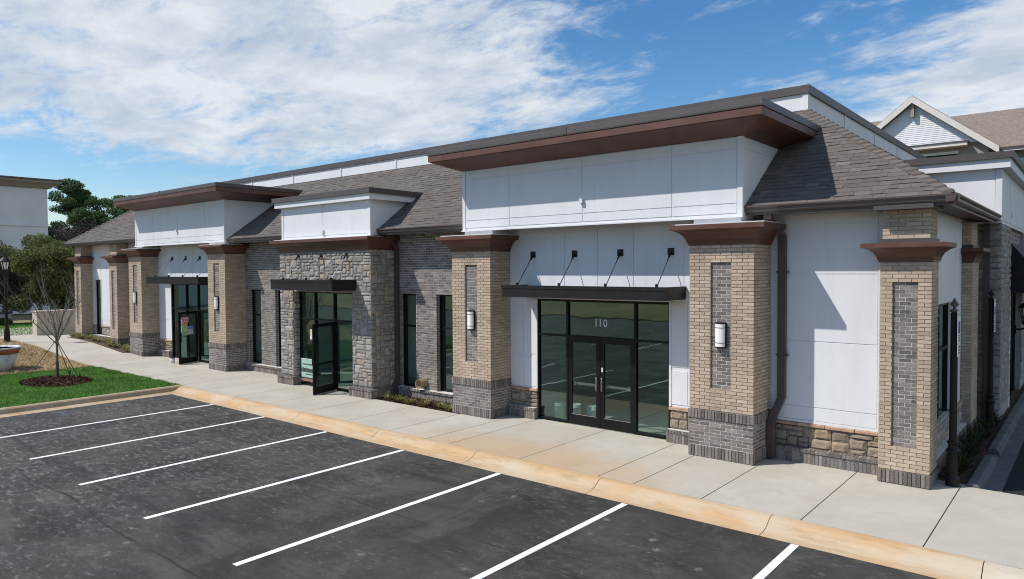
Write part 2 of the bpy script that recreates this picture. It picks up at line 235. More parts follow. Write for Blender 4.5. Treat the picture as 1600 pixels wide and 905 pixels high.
# ---------------------------------------------------------------- mesh helpers
class MB:
    def __init__(s): s.v = []; s.f = []
    def add(s, vs, fs):
        o = len(s.v); s.v += [tuple(v) for v in vs]; s.f += [tuple(i+o for i in f) for f in fs]; return s
    def box(s, x0, x1, y0, y1, z0, z1):
        return s.add([(x0, y0, z0), (x1, y0, z0), (x1, y1, z0), (x0, y1, z0), (x0, y0, z1), (x1, y0, z1), (x1, y1, z1), (x0, y1, z1)],
                     [(0, 3, 2, 1), (4, 5, 6, 7), (0, 1, 5, 4), (1, 2, 6, 5), (2, 3, 7, 6), (3, 0, 4, 7)])
    def hexa(s, a, b):      # two quads (bottom, top)
        return s.add(list(a)+list(b), [(0, 3, 2, 1), (4, 5, 6, 7), (0, 1, 5, 4), (1, 2, 6, 5), (2, 3, 7, 6), (3, 0, 4, 7)])
    def quad(s, a, b, c, d): return s.add([a, b, c, d], [(0, 1, 2, 3)])
    def poly(s, pts): return s.add(pts, [tuple(range(len(pts)))])
    def loft(s, rings, cap=True):
        n = len(rings[0]); vs = [p for r in rings for p in r]; fs = []
        for i in range(len(rings)-1):
            for j in range(n): k = (j+1) % n; fs.append((i*n+j, i*n+k, (i+1)*n+k, (i+1)*n+j))
        if cap: fs.append(tuple(range(n-1, -1, -1))); fs.append(tuple((len(rings)-1)*n+j for j in range(n)))
        return s.add(vs, fs)
    def tube(s, pts, rad, n=8):
        pts = [Vector(p) for p in pts]; rads = rad if isinstance(rad, (list, tuple)) else [rad]*len(pts); rings = []
        for i, p in enumerate(pts):
            d = (pts[min(i+1, len(pts)-1)]-pts[max(i-1, 0)]).normalized(); u = d.cross(Vector((0, 0, 1)) if abs(d.z) < .95 else Vector((1, 0, 0))).normalized(); w = d.cross(u)
            rings.append([p+(u*math.cos(a)+w*math.sin(a))*rads[i] for a in [2*math.pi*k/n for k in range(n)]])
        return s.loft(rings)
    def lathe(s, cx, cy, prof, n=16):
        return s.loft([[(cx+r*math.cos(2*math.pi*k/n), cy+r*math.sin(2*math.pi*k/n), z) for k in range(n)] for r, z in prof])
    def bar(s, p0, p1, w, h):      # rectangular bar between two points
        p0, p1 = Vector(p0), Vector(p1); d = (p1-p0).normalized(); u = d.cross(Vector((0, 0, 1)) if abs(d.z) < .95 else Vector((1, 0, 0))).normalized(); t = u.cross(d)
        q = [u*a*w/2+t*b*h/2 for a, b in ((-1, -1), (1, -1), (1, 1), (-1, 1))]
        return s.hexa([p0+k for k in q], [p1+k for k in q])
    def mesh(s, name, mat, smooth=False):
        me = bpy.data.meshes.new(name); me.from_pydata(s.v, [], s.f); me.materials.append(MT[mat]); me.update()
        if smooth: me.polygons.foreach_set('use_smooth', [True]*len(me.polygons))
        return me
def link(name, me, parent=None, loc=None):
    o = bpy.data.objects.new(name, me); COL.objects.link(o)
    if loc is not None: o.location = loc
    if parent is not None: o.parent = parent
    return o
def P(name, mb, mat, parent=None, smooth=False, bevel=0.):
    o = link(name, mb.mesh(name, mat, smooth), parent)
    if bevel:
        b = o.modifiers.new('bevel', 'BEVEL'); b.width = bevel; b.segments = 2; b.limit_method = 'ANGLE'
    return o
def B(name, mat, parent, x0, x1, y0, y1, z0, z1, bevel=0.): return P(name, MB().box(x0, x1, y0, y1, z0, z1), mat, parent, bevel=bevel)
def E(name, loc=(0, 0, 0), parent=None):
    o = bpy.data.objects.new(name, None); COL.objects.link(o); o.location = loc; o.empty_display_size = .3
    if parent is not None: o.parent = parent
    return o
def tag(o, label=None, cat=None, group=None, kind=None):
    if label: o['label'] = label
    if cat: o['category'] = cat
    if group: o['group'] = group
    if kind: o['kind'] = kind
    return o
def raw(name, V, faces_n, mat, parent=None, kind=None):   # big numpy meshes: V (n, k, 3), each row one polygon
    n, k = V.shape[:2]; me = bpy.data.meshes.new(name); me.vertices.add(n*k); me.vertices.foreach_set('co', V.astype(np.float32).ravel())
    me.loops.add(n*k); me.loops.foreach_set('vertex_index', np.arange(n*k, dtype=np.int32)); me.polygons.add(n)
    me.polygons.foreach_set('loop_start', np.arange(0, n*k, k, dtype=np.int32)); me.polygons.foreach_set('loop_total', np.full(n, k, dtype=np.int32))
    me.materials.append(MT[mat]); me.update(calc_edges=True); me.validate(); o = link(name, me, parent)
    if kind: o['kind'] = kind
    return o
CACHE = {}
def clone_box(name, mat, parent, c, size):   # alike pieces share one mesh
    key = (name, mat, tuple(round(s, 3) for s in size))
    if key not in CACHE: x, y, z = [s/2 for s in size]; CACHE[key] = MB().box(-x, x, -y, y, -z, z).mesh(name, mat)
    return link(name, CACHE[key], parent, c)
def zg(x):      # the ground climbs gently towards the far end
    k = min(1, max(0, (-24.5-x)/7.5)); return .38*k*k*(3-2*k)
# ---------------------------------------------------------------- masonry
def courses(L, z0, z1, holes=(), bl=.203, ch=.0678, j=.012, soldier=False, start=0., jit=True):
    res = []
    if soldier:
        w = .0678; n = max(1, round(L/w)); w = L/n
        for i in range(n):
            u0, u1 = i*w, (i+1)*w
            if not any(h[0]-.001 < (u0+u1)/2 < h[1]+.001 and h[2] < (z0+z1)/2 < h[3] for h in holes): res.append((u0+(j/2 if i else 0), u1-(j/2 if i < n-1 else 0), z0+.004, z1-.004))
        return res
    n = max(1, round((z1-z0)/ch)); c = (z1-z0)/n; nb = max(1, round(L/bl)); b = L/nb if L < 3 else bl
    for r in range(n):
        za, zb = z0+r*c+j/2, z0+(r+1)*c-j/2; zm = (za+zb)/2; cuts = [(0., L)]
        for h in holes:
            if h[2] < zm < h[3]:
                nc = []
                for a, e in cuts:
                    if h[1] <= a or h[0] >= e: nc.append((a, e))
                    else:
                        if h[0] > a: nc.append((a, h[0]))
                        if h[1] < e: nc.append((h[1], e))
                cuts = nc
        off = start+(b/2 if r % 2 else 0)
        for a, e in cuts:
            k = math.floor((a-off)/b); u = off+k*b
            while u < e-.005:
                u0, u1 = max(u, a), min(u+b, e)
                if u1-u0 > .03: res.append((u0+(j/2 if u0 > a+.001 else 0), u1-(j/2 if u1 < e-.001 else 0), za, zb))
                u += b
    return res
class Bricks:           # collects bricks of one material for one parent; joined into one 'stuff' part or left single
    def __init__(s): s.r = []
    def front(s, x0, y, rects, d=.012): s.r += [('f', x0+a, x0+b, y, za, zb, d) for a, b, za, zb in rects]; return s
    def side(s, x, y0, rects, d=.012): s.r += [('s', y0+a, y0+b, x, za, zb, d) for a, b, za, zb in rects]; return s
    def emit(s, mat, parent, single=False):
        if mat == 'grey_brick': s.r = [(k, a, b, q, za, zb, d-.0065 if d < .0125 else d) for k, a, b, q, za, zb, d in s.r]
        else: s.r = [(k, a, b, q, za, zb, d-.004) for k, a, b, q, za, zb, d in s.r]
        if not s.r: return
        if single:
            for k, a, b, q, za, zb, d in s.r:
                dd = d+.03; p = random.uniform(-.0015, .002)
                if k == 'f': clone_box('brick', mat, parent, ((a+b)/2, q-d+dd/2-p, (za+zb)/2), (b-a, dd, zb-za))
                else: clone_box('brick', mat, parent, (q+d-dd/2+p, (a+b)/2, (za+zb)/2), (dd, b-a, zb-za))
            return
        vs, fs = [], []
        for k, a, b, q, za, zb, d in s.r:
            d = d+random.uniform(-.001, .002); o = len(vs); e = .0015
            if k == 'f': vs += [(a, q, za), (b, q, za), (b, q, zb), (a, q, zb), (a+e, q-d, za+e), (b-e, q-d, za+e), (b-e, q-d, zb-e), (a+e, q-d, zb-e)]
            else: vs += [(q, a, za), (q, b, za), (q, b, zb), (q, a, zb), (q+d, a+e, za+e), (q+d, b-e, za+e), (q+d, b-e, zb-e), (q+d, a+e, zb-e)]
            fs += [tuple(o+i for i in f) for f in ((4, 5, 6, 7), (0, 1, 5, 4), (1, 2, 6, 5), (2, 3, 7, 6), (3, 0, 4, 7))]
        me = bpy.data.meshes.new('bricks'); me.from_pydata(vs, [], fs); me.materials.append(MT[mat]); o = link('bricks', me, parent); o['kind'] = 'stuff'; return o
def holed(mb, x0, x1, y0, y1, z0, z1, holes):     # a wall slab with rectangular openings, built of butted boxes
    xs = sorted({x0, x1, *[min(max(h[i], x0), x1) for h in holes for i in (0, 1)]}); zs = sorted({z0, z1, *[min(max(h[i], z0), z1) for h in holes for i in (2, 3)]})
    for i in range(len(xs)-1):
        k = 0
        while k < len(zs)-1:
            inh = lambda kk: any(h[0] < (xs[i]+xs[i+1])/2 < h[1] and h[2] < (zs[kk]+zs[kk+1])/2 < h[3] for h in holes)
            if inh(k): k += 1; continue
            e = k
            while e+1 < len(zs)-1 and not inh(e+1): e += 1
            mb.box(xs[i], xs[i+1], y0, y1, zs[k], zs[e+1]); k = e+1
    return mb
def pack(w, h, cell, seed, wmax=5, hmax=3):      # random ashlar layout
    rnd = random.Random(seed); nx, nz = max(1, round(w/cell)), max(1, round(h/cell)); cx, cz = w/nx, h/nz; used = [[False]*nx for _ in range(nz)]; res = []
    for k in range(nz):
        for i in range(nx):
            if used[k][i]: continue
            bh = rnd.choice([1, 1, 2, 2, 3][:hmax+2]); bw = rnd.randint(2, wmax) if bh < 3 else rnd.randint(2, 4)
            bw = min(bw, nx-i); bh = min(bh, nz-k)
            while bw > 1 and any(used[k][i+q] for q in range(bw)): bw -= 1
            if nx-(i+bw) == 1 and not used[k][nx-1]: bw += 1
            for a in range(bh):
                for b in range(bw): used[k+a][i+b] = True
            res.append((i*cx, (i+bw)*cx, k*cz, (k+bh)*cz))
    return res
def stone_mesh(mb, a, b, za, zb, q, kind, rnd, depth=.05):
    j = .007; a += j; b -= j; za += j; zb -= j; w, h = b-a, zb-za; i1 = min(.02, w*.15, h*.15); J = lambda s: rnd.uniform(-s, s)
    g = []
    for zi in range(4):
        for ui in range(4):
            u = a+w*(0, .18, .8, 1)[ui]; z = za+h*(0, .2, .78, 1)[zi]; edge = ui in (0, 3) or zi in (0, 3)
            dd = depth*(rnd.uniform(.35, .55) if edge else rnd.uniform(.75, 1.15)); g.append((u+J(.006), dd, z+J(.006)))
    bk = [(a, 0, za), (b, 0, za), (b, 0, zb), (a, 0, zb)]
    fs = [(r*4+c, r*4+c+1, r*4+c+5, r*4+c+4) for r in range(3) for c in range(3)]
    fs += [(16, 17, 3, 2, 1, 0), (17, 18, 15, 11, 7, 3), (18, 19, 12, 13, 14, 15), (19, 16, 0, 4, 8, 12)]
    T = (lambda u, d, z: (u, q-d, z)) if kind == 'f' else (lambda u, d, z: (q+d, u, z))
    mb.add([T(*p) for p in g+bk], fs); return mb
def stones(parent, u0, u1, z0, z1, q, kind, seed, cell=.085, single=True, holes=(), wmax=5, hmax=3, depth=.05, mat='field_stone'):
    rnd = random.Random(seed); allmb = MB()
    for a, b, za, zb in pack(u1-u0, z1-z0, cell, seed, wmax, hmax):
        a += u0; b += u0; za += z0; zb += z0; skip = False
        for h in holes:
            if b > h[0] and a < h[1] and zb > h[2] and za < h[3]:
                if a < h[0] and h[0]-a > .05: b = h[0]
                elif b > h[1] and b-h[1] > .05: a = h[1]
                elif zb > h[3] and zb-h[3] > .04: za = h[3]
                else: skip = True
        if skip: continue
        if single: P('stone', stone_mesh(MB(), a, b, za, zb, q, kind, rnd, depth), mat, parent)
        else: stone_mesh(allmb, a, b, za, zb, q, kind, rnd, depth)
    if not single: o = P('stones', allmb, mat, parent); o['kind'] = 'stuff'

# ================================================================= SETTING: ground, lot, kerbs, walks
g_ = MB(); g_.poly([(-900, -900, -.30), (900, -900, -.30), (900, 900, -.30), (-900, 900, -.30)])
tag(P('ground', g_, 'dry_ground'), kind='structure')
lot = MB(); lot.poly([(-70, -31, -.152), (-16.1, -31, -.152), (-16.1, -13.6, -.152), (-70, -13.6, -.152)]); lot.poly([(-16.1, -31, -.15), (60, -31, -.15), (60, -2.99, -.15), (-16.1, -2.99, -.15)]); tag(P('parking_lot', lot, 'asphalt'), kind='structure')
drv = MB(); drv.poly([(4.80, 1.0, -.1), (40, 1.0, -.1), (40, 40, -.1), (4.80, 40, -.1)]); tag(P('side_drive', drv, 'dark_asphalt'), kind='structure')
bank = MB(); bank.hexa([(-60, -31, -.29), (60, -31, -.29), (60, -90, -.29), (-60, -90, -.29)], [(-60, -31.2, -.05), (60, -31.2, -.05), (60, -90, 2.6), (-60, -90, 2.6)]); tag(P('grass_bank', bank, 'dry_ground'), kind='structure')
stripe_x = [.29-2.72*k for k in range(0, 6)]+[3.0, 5.72, 8.44]
for i, x in enumerate(sorted(stripe_x)):
    for nm, ya, yb in (('parking_stripe', -8.32, -3.04), ('parking_stripe', -19.9, -14.7)):
        if ya < -19 and x > 4: continue
        s = B(nm, 'road_paint', None, x-.055, x+.055, ya, yb, -.146, -.1455); tag(s, kind='structure')
# front kerb and gutter: rolled section, cast in lengths with open joints
kerb_root = tag(E('kerb'), kind='structure')
prof = [(-3.02, -.30), (-3.02, -.146), (-2.86, -.138), (-2.76, -.115), (-2.66, -.055), (-2.61, -.018), (-2.55, -.001), (-2.46, .003), (-2.44, .0), (-2.44, -.30)]
kj = [-16.34, -15.4, -12.45, -9.65, -6.5, -3.45, -.5, 2.49, 5.13, 8.1, 11.1, 14.1]
for a, b in zip(kj[:-1], kj[1:]):
    rings = []; n = 8
    for i in range(n+1):
        x = a+.006+(b-a-.012)*i/n; w = .004*math.sin(x*3.1)+.003*math.sin(x*7.7)
        rings.append([(x, y+w*(1 if y < -2.5 else 0), z+(w*.6 if -.14 < z < .01 else 0)) for y, z in prof])
    P('kerb_length', MB().loft(rings), 'kerb_concrete', kerb_root, smooth=False)
# barrier kerb round the lawn on the left
kerb_l = tag(E('lawn_kerb'), kind='structure')
profl = [(-15.98, -.30), (-15.98, -.147), (-16.32, -.135), (-16.36, -.12), (-16.40, -.02), (-16.44, .012), (-16.56, .016), (-16.58, .012), (-16.58, -.3)]
yj = [-2.45, -6.1, -9.2, -12.3, -13.3]
for a, b in zip(yj[:-1], yj[1:]): P('kerb_length', MB().loft([[(x, a-.006, z) for x, z in profl], [(x, b+.006, z) for x, z in profl]]), 'kerb_concrete', kerb_l)
for i in range(8): P('kerb_length', MB().box(-16.58-3.1*(i+1)+.006, -16.58-3.1*i-.006, -13.3, -13.02, -.3, max(zg(-16.58-3.1*i), 0)+.02), 'kerb_concrete', kerb_l)
# side kerb along the planting bed
kerb_s = tag(E('side_kerb'), kind='structure')
ys = [.95, 3.3, 3.9, 7.0, 10.1, 13.2, 16.3]
for i, (a, b) in enumerate(zip(ys[:-1], ys[1:])):
    h = .035 if i != 1 else -.06
    P('kerb_length', MB().loft([[(4.52, y, -.2), (4.52, y, h), (4.54, y, h+.012), (4.66, y, h+.01), (4.70, y, h-.02), (4.73, y, -.085), (4.98, y, -.094), (4.98, y, -.2)][::-1] for y in (a+.006, b-.006)]), 'dark_concrete', kerb_s)
# sidewalk slabs
walk = tag(E('sidewalk'), kind='structure')
wj = [11.2, 7.8, 6.1, 4.45, 2.88, 1.34, .1, -.62, -2.43, -4.36, -5.05, -6.3, -7.95, -9.75, -11.5, -13.25, -15.0, -16.6, -18.3, -20.0, -21.7, -23.4, -25.1, -26.8, -28.5, -30.2, -31.9, -33.6, -35.3, -37.0, -39., -41., -43.]
def back_edge(x):
    if x > 4.2: return .94
    if -9.78 < x < -6.6: return -.12
    if x < -26.7: return -.25
    return .9
for a, b in zip(wj[:-1], wj[1:]):
    m = (a+b)/2; yb = 3.2 if b < -35.2 else back_edge(m); y0 = -2.432; yf = y0 if a > -30 else -3.2
    za, zb = zg(a), zg(b); q = .009
    P('slab', MB().hexa([(b+q, yf, -.1), (a-q, yf, -.1), (a-q, yb, -.1), (b+q, yb, -.1)], [(b+q, yf, zb), (a-q, yf, za), (a-q, yb, za), (b+q, yb, zb)]), 'walk_concrete', walk)
bs = MB(); bs.poly([(-16.6, -2.44, -.008), (12, -2.44, -.008), (12, .9, -.008), (-16.6, .9, -.008)])
P('joint_bed', bs, 'joint_dark', walk)
for a, b in ((-9.78, -6.57),): P('slab', MB().box(a, b, -.11, .9, -.1, -.03), 'mulch_soil', walk)

# ================================================================= THE RETAIL BUILDING
BLD = tag(E('retail_building'), 'long single-storey brick, stone and white-panel shop building with brown cornices', 'building')
EZ, EY, EX = 4.86, .15, 4.39; PIT = .72; RUN = 3.25      # front eave height and line, side eave line, roof pitch, run to parapet
def shell():
    m = MB()
    m.box(-34.0, 3.85, 15.8, 16, -.2, 7.0); m.box(-34.2, -34.0, .95, 16, -.2, 4.8); m.box(-26.2, -26.0, .95, 9, 0, 4.6); m.box(-16.4, -16.2, 1.0, 9, 0, 4.6); m.box(-6.0, -5.85, 1.0, 9, 0, 4.6); m.box(2.0, 2.15, 1.1, 9, 0, 4.6)
    m.box(-34.0, 3.8, 9, 9.2, 0, 4.6); m.box(-25.95, -16.4, 3.9, 4.05, 0, 4.6); m.box(-16.15, -9.0, 3.3, 3.45, 0, 4.6); m.box(-9.1, -9.0, 1.05, 3.3, 0, 4.6)  # nearer partitions behind left and middle entrances are added to brighten those rooms
    P('inner_wall', m, 'interior_wall', BLD)
    B('inner_floor', 'interior_floor', BLD, -34, 3.8, .9, 9, -.1, .012)
    B('ceiling', 'interior_wall', BLD, -34, 3.8, 1.1, 15.8, 4.62, 4.7)
    B('flat_roof', 'dark_metal', BLD, -31.6, 1.0, 3.6, 15.7, 6.95, 7.0)
shell()
def crown(parent, x0, x1, y0, y1, z0, z1, over, mat='brown_metal'):
    h = z1-z0; pr = [(.012, 0), (.03, .0), (.03, .10), (.045, .12), (.06, .28), (.11, .50), (.19, .66), (.26, .74), (.30, .76), (.30, .98), (.27, 1.0)]
    rings = [[(x0-o*over/.3, y0-o*over/.3, z0+f*h), (x1+o*over/.3, y0-o*over/.3, z0+f*h), (x1+o*over/.3, y1, z0+f*h), (x0-o*over/.3, y1, z0+f*h)] for o, f in pr]
    return P('capital', MB().loft(rings), mat, parent)
def pillar(x0, x1, y0, y1, zb, gt, ct, c2, panel, single=False, over=.3, dz=0):
    """brick pillar: grey base to gt, tan shaft to ct, flared brown capital to c2, dark recessed panel"""
    rec = .035; m = MB(); m.box(x0+.002, x1-.002, y0+rec, y1, zb, ct+.02)
    holed(m, x0, x1, y0, y0+rec, zb, ct+.018, [(panel[0], panel[1], panel[2], panel[3])])
    pl = P('pillar', m, 'tan_mortar', BLD)
    W = x1-x0; D = y1-y0; hol = [(panel[0]-x0, panel[1]-x0, panel[2], panel[3])]
    tan, gry = Bricks(), Bricks(); s0 = zb+.235
    if gt > s0+.1:
        P('base', MB().box(x0-.008, x1+.008, y0-.008, y1-.004, zb+.002, gt-.02), 'grey_mortar', pl)
        q = y0-.008; gry.front(x0-.02, q, courses(W+.04, zb+.01, s0-.005, soldier=True), .022); gry.side(x1+.008, y0-.008, courses(D, zb+.01, s0-.005, soldier=True), .022)
        gry.front(x0-.02, q, courses(W+.04, s0, gt-.17)); gry.side(x1+.008, y0-.008, courses(D, s0, gt-.17, start=.1))
        gry.front(x0-.03, q, courses(W+.06, gt-.17, gt, soldier=True), .028); gry.side(x1+.008, y0-.03, courses(D+.02, gt-.17, gt, soldier=True), .028)
        t0 = gt+.004
    else:
        gry.front(x0-.02, y0, courses(W+.04, zb+.01, s0-.005, soldier=True), .03); gry.side(x1, y0, courses(D, zb+.01, s0-.005, soldier=True), .03); t0 = s0
    tan.front(x0-.012, y0, courses(W+.024, t0, ct, holes=[(h[0]+.012, h[1]+.012, h[2], h[3]) for h in hol])); tan.side(x1, y0, courses(D, t0, ct, start=.1))
    gry.front(panel[0]+.004, y0+rec, courses(panel[1]-panel[0]-.008, panel[2]+.004, panel[3]-.004))
    tan.emit('tan_brick', pl, single); gry.emit('grey_brick', pl, single)
    P('panel_backing', MB().box(panel[0], panel[1], y0+rec-.0008, y0+rec+.01, panel[2], panel[3]), 'grey_mortar', pl)
    crown(pl, x0-.005, x1+.005, y0-.005, y1, ct, c2, over)
    return pl
# --- towers left and right -------------------------------------------------
def fascia(parent_name, x0, x1, y0, y1, z0, z1, vx, hz, sidepanels=True):
    f = P(parent_name, MB().box(x0, x1, y0, y1, z0, z1), 'white_panel', BLD)
    xs = [x0+.09]+list(vx)+[x1-.09]; zs = [z0+.05]+list(hz)+[z1-.03]; g = .009
    for i in range(len(xs)-1):
        for k in range(len(zs)-1):
            clone_box('panel', 'white_panel', f, ((xs[i]+xs[i+1])/2, y0-.005, (zs[k]+zs[k+1])/2), (xs[i+1]-xs[i]-2*g, .012, zs[k+1]-zs[k]-2*g))
    for xa, xb in ((x0-.012, x0+.085), (x1-.085, x1+.012)): B('corner_board', 'white_trim', f, xa, xb, y0-.022, y0-.001, z0-.004, z1-.01)
    B('corner_board', 'white_trim', f, x1+.001, x1+.021, y0-.02, y0+.07, z0-.004, z1-.012)
    if sidepanels:
        ys = [y0+.085, y1-.3]; zs2 = [z0+.03]+[h for h in hz[-1:]]+[z1-.03]
        for k in range(len(zs2)-1): clone_box('panel', 'white_panel', f, (x1+.004, (ys[0]+ys[1])/2, (zs2[k]+zs2[k+1])/2), (.01, ys[1]-ys[0], zs2[k+1]-zs2[k]-2*g))
    B('bottom_trim', 'white_trim', f, x0-.03, x1+.03, y0-.05, y0+.05, z0-.03, z0-.005)
    return f
def cornice(x0, x1, y0, y1, zs, ze, zc, zt, fx0, fx1, fy0):
    """zs soffit inner edge, ze lower outer edge, zc bottom of metal cap, zt top"""
    c = E('cornice', (0, 0, 0), BLD); inn = [(fx0-.02, fy0-.02, zs), (fx1+.02, fy0-.02, zs), (fx1+.02, y1, zs), (fx0-.02, y1, zs)]
    r = lambda o, z: [(x0-o, y0-o, z), (x1+o, y0-o, z), (x1+o, y1, z), (x0-o, y1, z)]
    P('soffit', MB().loft([inn, r(-.055, ze), r(-.05, ze+.01)]), 'brown_metal', c)
    P('fascia_board', MB().loft([r(-.05, ze+.012), r(-.012, ze+.012), r(-.012, zc-.012), r(-.03, zc-.01), r(-.03, zc)]), 'brown_metal', c)
    P('metal_cap', MB().loft([r(0, zc+.002), r(.004, zc+.03), r(.0, zt-.015), r(-.02, zt)]), 'dark_metal', c)
    n = int((x1-x0)/3.0)
    for i in range(1, n): x = x0+(x1-x0)*i/n; B('cap_seam', 'dark_metal', c, x-.06, x+.06, y0-.009, y0+.1, zc+.02, zt+.004)
def pane_grid(parent, xs, zs, y, mat='store_glass', fr=.05, dep=.11, skip=()):
    """aluminium framing with separate panes; xs, zs are member centrelines"""
    for x in xs: B('mullion', 'black_frame', parent, x-fr/2, x+fr/2, y-dep/2, y+dep/2, zs[0]-.02, zs[-1]+.02)
    for i in range(len(xs)-1):
        for k, z in enumerate(zs):
            if (i, 'rail', k) in skip: continue
            B('rail', 'black_frame', parent, xs[i]+fr/2, xs[i+1]-fr/2, y-dep/2+.004, y+dep/2-.004, z-fr/2, z+fr/2)
        for k in range(len(zs)-1):
            if (i, k) in skip: continue
            B('pane', mat, parent, xs[i]+fr/2-.005, xs[i+1]-fr/2+.005, y-.004, y+.004, zs[k]+fr/2-.005, zs[k+1]-fr/2+.005)
def door(hx, hy, ang, w, h, side, z0=.012, midrail=False, handle=True, bar=False):
    """glass door leaf; hinge at (hx, hy), leaf runs along local x*side, turned by ang"""
    d = E('door', (hx, hy, z0), BLD); d.rotation_euler.z = ang; s = side
    X = lambda a, b: (min(a*s, b*s), max(a*s, b*s)); f = MB()
    for a, b, za, zb in ((0, .10, 0, h), (w-.10, w, 0, h), (.10, w-.10, 0, .24), (.10, w-.10, h-.10, h)): f.box(*X(a, b), -.024, .024, za, zb)
    P('leaf_frame', f, 'black_frame', d)
    B('pane', 'door_glass', d, *X(.095, w-.095), -.004, .004, .235, h-.095)
    if midrail: B('mid_rail', 'black_frame', d, *X(.10, w-.10), -.02, .02, .86, .92)
    B('glazing_bead', 'steel', d, *X(.10, w-.10), -.0265, -.0245, .236, .25)
    if handle:
        for y in (-1, 1): P('pull_handle', MB().tube([(s*(w-.06), y*.024, .86), (s*(w-.06), y*.075, .87), (s*(w-.06), y*.085, .90), (s*(w-.06), y*.085, 1.14), (s*(w-.06), y*.075, 1.17), (s*(w-.06), y*.024, 1.18)], .012, 8), 'steel' if bar else 'black_metal', d, smooth=True)
    if bar:
        b = MB(); b.box(*X(.12, w-.12), .045, .085, .94, 1.0); P('push_bar', b, 'steel', d)
        for u in (.13, w-.16): B('bar_bracket', 'steel', d, *X(u, u+.05), .024, .09, .92, 1.02)
    return d
def awning(x0, x1, yf, yb, z0, z1, plates, rod_y, plate_y, plate_z, rodmat='black_metal', square=True):
    a = E('awning', (0, 0, 0), BLD); m = MB(); th = .06
    m.box(x0, x1, yf, yf+th, z0, z1); m.box(x0, x0+th, yf+th, yb, z0, z1); m.box(x1-th, x1, yf+th, yb, z0, z1); P('channel_frame', m, 'black_metal', a)
    m = MB(); m.box(x0-.012, x1+.012, yf-.012, yf+.004, z1-.07, z1+.006); m.box(x1-.004, x1+.012, yf+.004, yb, z1-.07, z1+.006); P('drip_edge', m, 'black_metal', a)
    B('deck', 'black_metal', a, x0+th, x1-th, yf+th, yb, z1-.09, z1-.02)
    for px in plates:
        s = .075 if square else .045
        B('anchor_plate', 'black_metal', a, px-s, px+s, plate_y-.025, plate_y, plate_z-s, plate_z+s)
        P('clevis', MB().tube([(px, plate_y-.02, plate_z-.01), (px, plate_y-.11, plate_z-.12)], .022, 6), 'black_metal', a)
        P('tie_rod', MB().tube([(px, plate_y-.1, plate_z-.11), (px, rod_y, z1-.01)], .011, 6), rodmat, a)
        B('clip', 'black_metal', a, px-.02, px+.02, rod_y-.03, rod_y+.03, z1, z1+.06)
    return a
def lamp(x, y, z, label):
    r = tag(E('wall_lamp', (x, y, z)), label, 'lamp', 'sconces on the entrance pillars'); w, h, d = .19, .47, .12
    B('back_plate', 'black_metal', r, -w/2-.012, w/2+.012, -.03, 0, -h/2-.01, h/2+.01)
    m = MB(); n = 8; sec = [(-w/2, -.03)]+[(-w/2*math.cos(math.pi*k/n), -.03-.03-(d-.06)*math.sin(math.pi*k/n)) for k in range(n+1)]+[(w/2, -.03)]
    m.loft([[(a, b, z_) for a, b in sec] for z_ in (-h/2+.012, h/2-.012)]); P('diffuser', m, 'lamp_glass', r)
    for z_, t_ in ((-h/2, .016), (-h/2+.085, .008), (h/2-.095, .008), (h/2-.016, .016)):
        P('band', MB().loft([[(a*1.04, -.03+(b+.03)*1.06, zz) for a, b in sec] for zz in (z_, z_+t_)]), 'black_metal', r)
    P('side_rail', MB().box(w/2+.004, w/2+.014, -.05, -.028, -h/2, h/2), 'black_metal', r)
